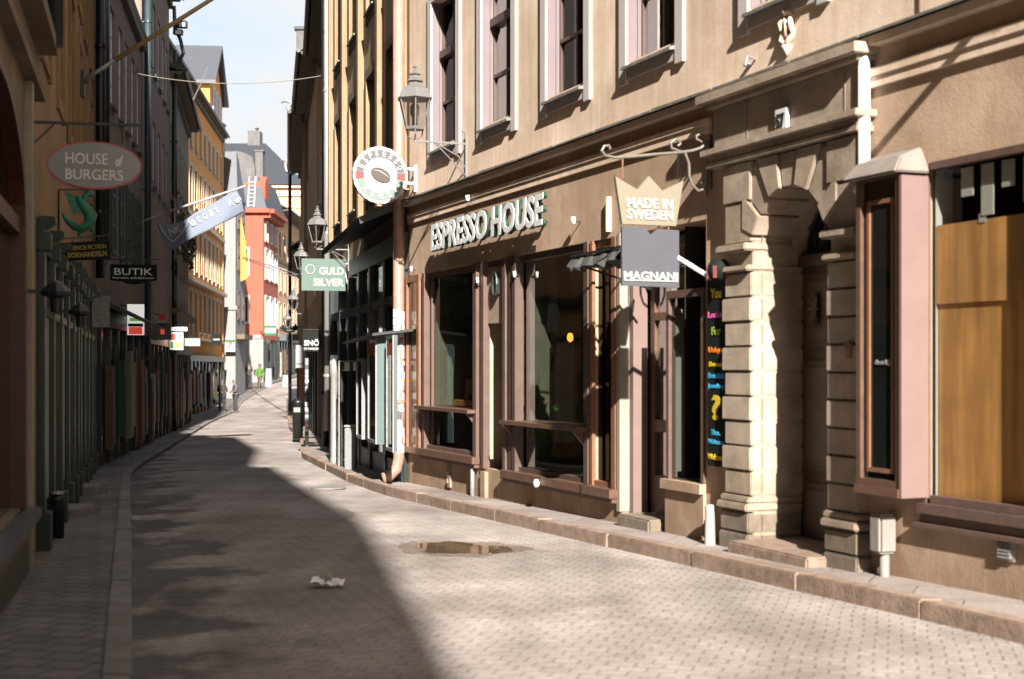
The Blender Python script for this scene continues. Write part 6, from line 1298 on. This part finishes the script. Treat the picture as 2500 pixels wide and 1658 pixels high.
# banner cloth: top edge and bottom edge curves in image terms, gently waving
top = [(383, 545), (405, 549), (430, 546), (455, 536), (478, 518), (500, 508), (525, 494), (550, 478), (580, 468), (590, 490)]
bot = [(403, 600), (412, 606), (420, 611), (440, 600), (470, 580), (500, 567), (530, 552), (555, 540), (582, 525), (596, 515)]
def lerpc(C, q): x = q*(len(C)-1); i = min(int(x), len(C)-2); f_ = x-i; return (C[i][0]+(C[i+1][0]-C[i][0])*f_, C[i][1]+(C[i+1][1]-C[i][1])*f_)
mat('flag_blue', (.17, .20, .26), .8, .06, 9)
def flagp(a, b, off=0): 
    x0, y0 = lerpc(top, a); x1, y1 = lerpc(bot, a); u, v = x0+(x1-x0)*b, y0+(y1-y0)*b
    return Fl(u, v)+n*(.07*math.sin(a*9+b*2)*(b*.7+.3)+off)
mb = MB(); NA, NB = 40, 10; idx = [[len(mb.v)+i*(NB+1)+j for j in range(NB+1)] for i in range(NA+1)]
for i in range(NA+1):
    for j in range(NB+1): mb.v.append(tuple(flagp(i/NA, j/NB)))
for i in range(NA):
    for j in range(NB): mb.f.append((idx[i][j], idx[i+1][j], idx[i+1][j+1], idx[i][j+1]))
t2 = thing('flag', 'blue-grey banner with a white ring emblem and letters hanging from the white pole', 'flag', tuple(Fl(480, 550)))
cl = mb.obj('cloth', 'flag_blue', t2, smooth=True); so_ = cl.modifiers.new('solidify', 'SOLIDIFY'); so_.thickness = .004
def onflag(body, a, b, w, h, rot=0.0):
    p = flagp(a, b, .03); q = flagp(a+.03, b, .03); rr = (q-p).normalized(); text(body, p, rr, w, h, 'sun_white', t2, off=.02, up=(UP-rr*rr.dot(UP)).normalized(), name='letter', ext=.003)
for ch, a in (('u', .42), ('t', .49), ('o', .56), ('i', .62), ('t', .68), ('A', .82), ('s', .90)): onflag(ch, a, .35, .10, .16)
onflag('NK', .22, .25, .28, .17)
mb = MB(); P = []
for k in range(25): q = math.pi*k/24; P.append(flagp(.20+.17*math.cos(q), .05+.62*math.sin(q), .03))
mb.tube(P, .018, 6, False); mb.obj('ring_emblem', 'sun_white', t2)
# wires over the street
def wire(lab, pts, rad=.012, m='iron_grey'):
    mb = MB(); mb.tube(pts, rad, 6); o = mb.obj('overhead_wire', m, smooth=True); tag(o, lab, 'wire')
def sag(a, b, k, n=14): a, b = Vector(a), Vector(b); return [a+(b-a)*i/n-UP*k*4*(i/n)*(1-i/n) for i in range(n+1)]
def im(u, v, y): return Vector(((u-UC)/F*y, y, CZ-(v-VH)/F*y))
mat('wire_pale', (.22, .20, .17), .6, 0)
wire('thin pale wire sagging across the street from facade to facade', sag(im(322, 177, 33), im(806, 181, 33), .24), .009, 'wire_pale')
wire('short pale wire running down in front of the orange gable', sag(im(508, 160, 58), im(472, 243, 50), .05), .02, 'wire_pale')
wire('pair of pale awning poles crossing in front of the red house, upper one', [im(592, 628, 84), im(737, 672, 60)], .035, 'pole_white'); wire('lower of the two pale slanting poles in front of the red house', [im(592, 632, 84), im(735, 680, 60)], .03, 'pole_white')
wire('thin dark cable from the tan houses to the black shop sign', [im(700, 790, 60), im(790, 793, 45)], .01, 'black_metal')
# floodlights on the left skyline
y = 45; t = thing('floodlight', 'black mounted floodlight with two bright lamps on the left roofline', 'floodlight', tuple(im(440, 70, y)))
mb = MB(); mb.tube([im(425, 15, y), im(427, 70, y), im(440, 95, y), im(448, 130, y), im(432, 160, y)], .06, 8); mb.bar(im(425, 60, y), im(456, 60, y), .28, .2); mb.bar(im(424, 78, y), im(446, 80, y), .2, .16); mb.obj('housing', 'black_metal', t)
for u_, v_ in ((445, 60), (435, 79)): mb = MB(); p = im(u_, v_, y-.16); mb.bar(p-RX*.09, p+RX*.09, .04, .12); mb.obj('lamp_face', 'sign_white', t)
# ------------------------------------------------------------------ people
mat('skin', (.27, .14, .10), .6, .05, 20)
def skinned(name, verts, edges, m, parent, sub=2):
    me = bpy.data.meshes.new('t'); me.from_pydata([v[:3] for v in verts], edges, []); ob = bpy.data.objects.new('t', me); COL.objects.link(ob)
    sk = ob.modifiers.new('s', 'SKIN'); 
    if not me.skin_vertices: me.attributes
    lay = me.skin_vertices[0].data if me.skin_vertices else None
    if lay is None:
        bm = bmesh.new(); bm.from_mesh(me); bm.verts.layers.skin.verify(); bm.to_mesh(me); bm.free(); lay = me.skin_vertices[0].data
    for i, v in enumerate(verts): lay[i].radius = (v[3], v[4] if len(v) > 4 else v[3])
    lay[0].use_root = True
    sb = ob.modifiers.new('b', 'SUBSURF'); sb.levels = sub; sb.render_levels = sub
    dg = bpy.context.evaluated_depsgraph_get(); dg.update(); nm = bpy.data.meshes.new_from_object(ob.evaluated_get(dg)); bpy.data.objects.remove(ob)
    nm.name = name; nm.materials.clear(); nm.materials.append(MATS[m])
    for p in nm.polygons: p.use_smooth = True
    o = bpy.data.objects.new(name, nm); COL.objects.link(o); o.parent = parent; return o
def person(x, y, rot, lab, top, legs, cap, shoe, pose, hair='dark_hair', longtop=False):
    """origin between the feet, facing +Y before rotation; pose gives joint positions"""
    t = thing('person', lab, 'person'); P = pose
    V = []; E = []
    def v(p, a, b=None): V.append((p[0], p[1], p[2], a, b if b else a)); return len(V)-1
    pel = v((0, 0, .95), .13, .11); wa = v((0, P.get('wy', .0), 1.12), .125, .10); ch = v((0, P.get('cy', .02), 1.34), .15, .11); nk = v((0, P.get('ny', .03), 1.49), .06, .06)
    hd = v((P.get('hx', 0), P.get('hy', .05), 1.60), .085, .095); tp = v((P.get('hx', 0), P.get('hy', .05)-.01, 1.70), .075, .085)
    E += [(pel, wa), (wa, ch), (ch, nk), (nk, hd), (hd, tp)]
    J = {}
    for sg, k in ((-1, 'l'), (1, 'r')):
        sh = v((sg*.18, P.get('cy', .02), 1.42), .065); el = v(P['el'+k], .048); wr = v(P['wr'+k], .034); ha = v(P['ha'+k], .038, .022); E += [(ch, sh), (sh, el), (el, wr), (wr, ha)]
        hp = v((sg*.09, 0, .90), .095); kn = v(P['kn'+k], .065); an = v(P['an'+k], .042); toe = v((P['an'+k][0], P['an'+k][1]+.15, P['an'+k][2]-.055), .038, .03); E += [(pel, hp), (hp, kn), (kn, an), (an, toe)]; J[k] = (sh, el, wr, hp, kn, an, toe)
        for q, dx in enumerate((-.022, -.008, .008, .022)):
            f = v((P['ha'+k][0]+dx, P['ha'+k][1]+.02, P['ha'+k][2]-.07+.006*abs(q-1.5)), .009); E.append((ha, f))
        th = v((P['ha'+k][0]-sg*.035, P['ha'+k][1]+.03, P['ha'+k][2]-.02), .009); E.append((wr, th))
    skinned('body', V, E, 'skin', t)
    g = .022
    def sub(ids, edges, m, name, gr, hem=None):
        mp_ = {i: k for k, i in enumerate(ids)}; skinned(name, [(V[i][0], V[i][1], V[i][2], V[i][3]+gr, V[i][4]+gr) for i in ids], [(mp_[a], mp_[b]) for a, b in edges], m, t)
    l, r_ = J['l'], J['r']
    sub([wa, ch, nk, pel, l[0], l[1], l[2], r_[0], r_[1], r_[2]], [(pel, wa), (wa, ch), (ch, nk), (ch, l[0]), (l[0], l[1]), (l[1], l[2]), (ch, r_[0]), (r_[0], r_[1]), (r_[1], r_[2])], top, 'jacket', g)
    sub([pel, l[3], l[4], l[5], r_[3], r_[4], r_[5]], [(pel, l[3]), (l[3], l[4]), (l[4], l[5]), (pel, r_[3]), (r_[3], r_[4]), (r_[4], r_[5])], legs, 'trousers', .02)
    for k in ('l', 'r'):
        a = V[J[k][5]]; b = V[J[k][6]]; skinned('shoe', [(a[0], a[1]-.03, a[2]-.04, .05, .04), (b[0], b[1], b[2]+.0, .048, .035)], [(0, 1)], shoe, t)
    h_ = V[hd]; hx, hy = h_[0], h_[1]
    skinned('cap' if cap else 'hair', [(hx, hy-.03, 1.66, .085, .09), (hx, hy-.02, 1.73, .07, .075)]+([(hx, hy+.10, 1.68, .05, .012)] if cap else [(hx, hy-.06, 1.60, .06, .05)]), [(0, 1), (0, 2)], cap or hair, t)
    mb = MB(); mb.lathe((hx, hy+.095, 1.585), [(0, -.02), (.014, -.015), (.01, .02), (0, .035)], 6); mb.obj('nose', 'skin', t)
    for e in (-.03, .03): mb = MB(); mb.lathe((hx+e, hy+.088, 1.625), [(0, -.008), (.009, 0), (0, .008)], 6); mb.obj('eye', 'blackboard', t)
    t.location = (x, y, zg(y)+.0); t.rotation_euler = (0, 0, rot); return t
mat('dark_hair', (.04, .03, .02), .7, .2, 30); mat('navy_cloth', (.03, .035, .045), .85, .2, 20); mat('charcoal_cloth', (.045, .04, .045), .85, .2, 20); mat('grey_jacket', (.09, .095, .115), .8, .12, 20); mat('lime_cloth', (.07, .20, .012), .75, .1, 20); mat('khaki_cloth', (.10, .08, .045), .85, .15, 20); mat('grey_cap', (.12, .12, .13), .8, .1, 20); mat('jeans', (.12, .15, .22), .85, .15, 25); mat('dark_green_cloth', (.05, .05, .04), .85, .2, 20); mat('white_shoe', (.75, .72, .72), .6, .05, 20)
st = dict(ell=(-.25, .06, 1.16), elr=(.25, .06, 1.16), wrl=(-.14, .24, 1.10), wrr=(.14, .24, 1.10), hal=(-.08, .30, 1.10), har=(.08, .30, 1.10), knl=(-.11, .03, .50), knr=(.11, .02, .50), anl=(-.12, 0, .09), anr=(.13, 0, .09), hy=.07)
yp = 76; person((542-UC)/F*yp, yp, R(-150), 'person in a dark jacket, grey cap and jeans standing on the left of a pair', 'dark_green_cloth', 'navy_cloth', 'grey_cap', 'blackboard', st)
st2 = dict(st); st2.update(anl=(-.13, -.06, .09), anr=(.14, .06, .09), hy=.09)
person((578-UC)/F*yp, yp-.3, R(118), 'person in a pale grey jacket and dark trousers facing left, right of a pair', 'grey_jacket', 'charcoal_cloth', 'grey_cap', 'charcoal_cloth', st2)
wk = dict(ell=(-.24, -.10, 1.15), elr=(.24, .10, 1.15), wrl=(-.22, -.05, .93), wrr=(.20, .28, 1.0), hal=(-.22, -.01, .86), har=(.19, .35, .97), knl=(-.09, .22, .52), knr=(.09, -.05, .50), anl=(-.09, .30, .09), anr=(.10, -.30, .12), hy=.08)
yp = 96; gm_ = person((635-UC)/F*yp, yp, R(160), 'person in a lime green top and khaki trousers walking near the red house', 'lime_cloth', 'khaki_cloth', None, 'charcoal_cloth', wk)
x0 = (635-UC)/F*yp
o = MB(); o.box(x0-.45, x0-.2, yp+.0, yp+.18, zg(yp)+1.0, zg(yp)+1.4); q = o.obj('backpack', 'charcoal_cloth', bevel=.05); tag(q, 'dark backpack beside the person in lime green', 'backpack')
yp = 99; person((608-UC)/F*yp, yp, R(30), 'person in dark grey clothes in front of the white ground floor of the red house', 'charcoal_cloth', 'charcoal_cloth', None, 'blackboard', st)
# bicycle leaning by the person in green
def bicycle(x, y, rot):
    t = thing('bicycle', 'small dark bicycle standing next to the person in lime green', 'bicycle')
    for wx in (-.5, .5):
        mb = MB(); mb.tube([(wx+.32*math.cos(q*.3142), 0, .34+.32*math.sin(q*.3142)) for q in range(21)], .022, 6, False); w_ = mb.obj('wheel', 'blackboard', t)
        mb = MB()
        for q in range(8): mb.bar((wx, 0, .34), (wx+.31*math.cos(q*.785), 0, .34+.31*math.sin(q*.785)), .006)
        mb.obj('spokes', 'grey_metal', w_)
    mb = MB()
    for a, b in (((-.5, 0, .34), (-.15, 0, .32)), ((-.15, 0, .32), (-.28, 0, .85)), ((-.28, 0, .78), (.32, 0, .8)), ((-.15, 0, .32), (.34, 0, .68)), ((-.5, 0, .34), (-.27, 0, .74)), ((.5, 0, .34), (.30, 0, .95))): mb.tube([a, b], .018, 8)
    mb.obj('frame', 'dark_metal', t); mb = MB(); mb.tube([(.22, -.28, 1.0), (.30, -.1, .97), (.30, .1, .97), (.22, .28, 1.0)], .014, 8); mb.obj('handlebar', 'dark_metal', t)
    mb = MB(); mb.hexa([(-.42, -.07, .86), (-.42, .07, .86), (-.16, .02, .86), (-.16, -.02, .86), (-.42, -.06, .91), (-.42, .06, .91), (-.16, .015, .9), (-.16, -.015, .9)]); mb.obj('saddle', 'blackboard', t)
    t.location = (x, y, zg(y)); t.rotation_euler = (0, 0, rot)
yp = 96.6; bicycle((630-UC)/F*yp, yp, R(100))
# unseen house added behind the camera to block sky light; also fills reflections
house('townhouse', 'plain beige house added behind the viewer on the right to block sky light', (24.6, -45), (7.75, -2.05), 1, 14, 'beige_plaster', [dict(rows=[(4.6, 6.5), (8, 10)], n=9, w=1.1, fm='mauve_frame', kw=dict(dep=-.14))], 8)
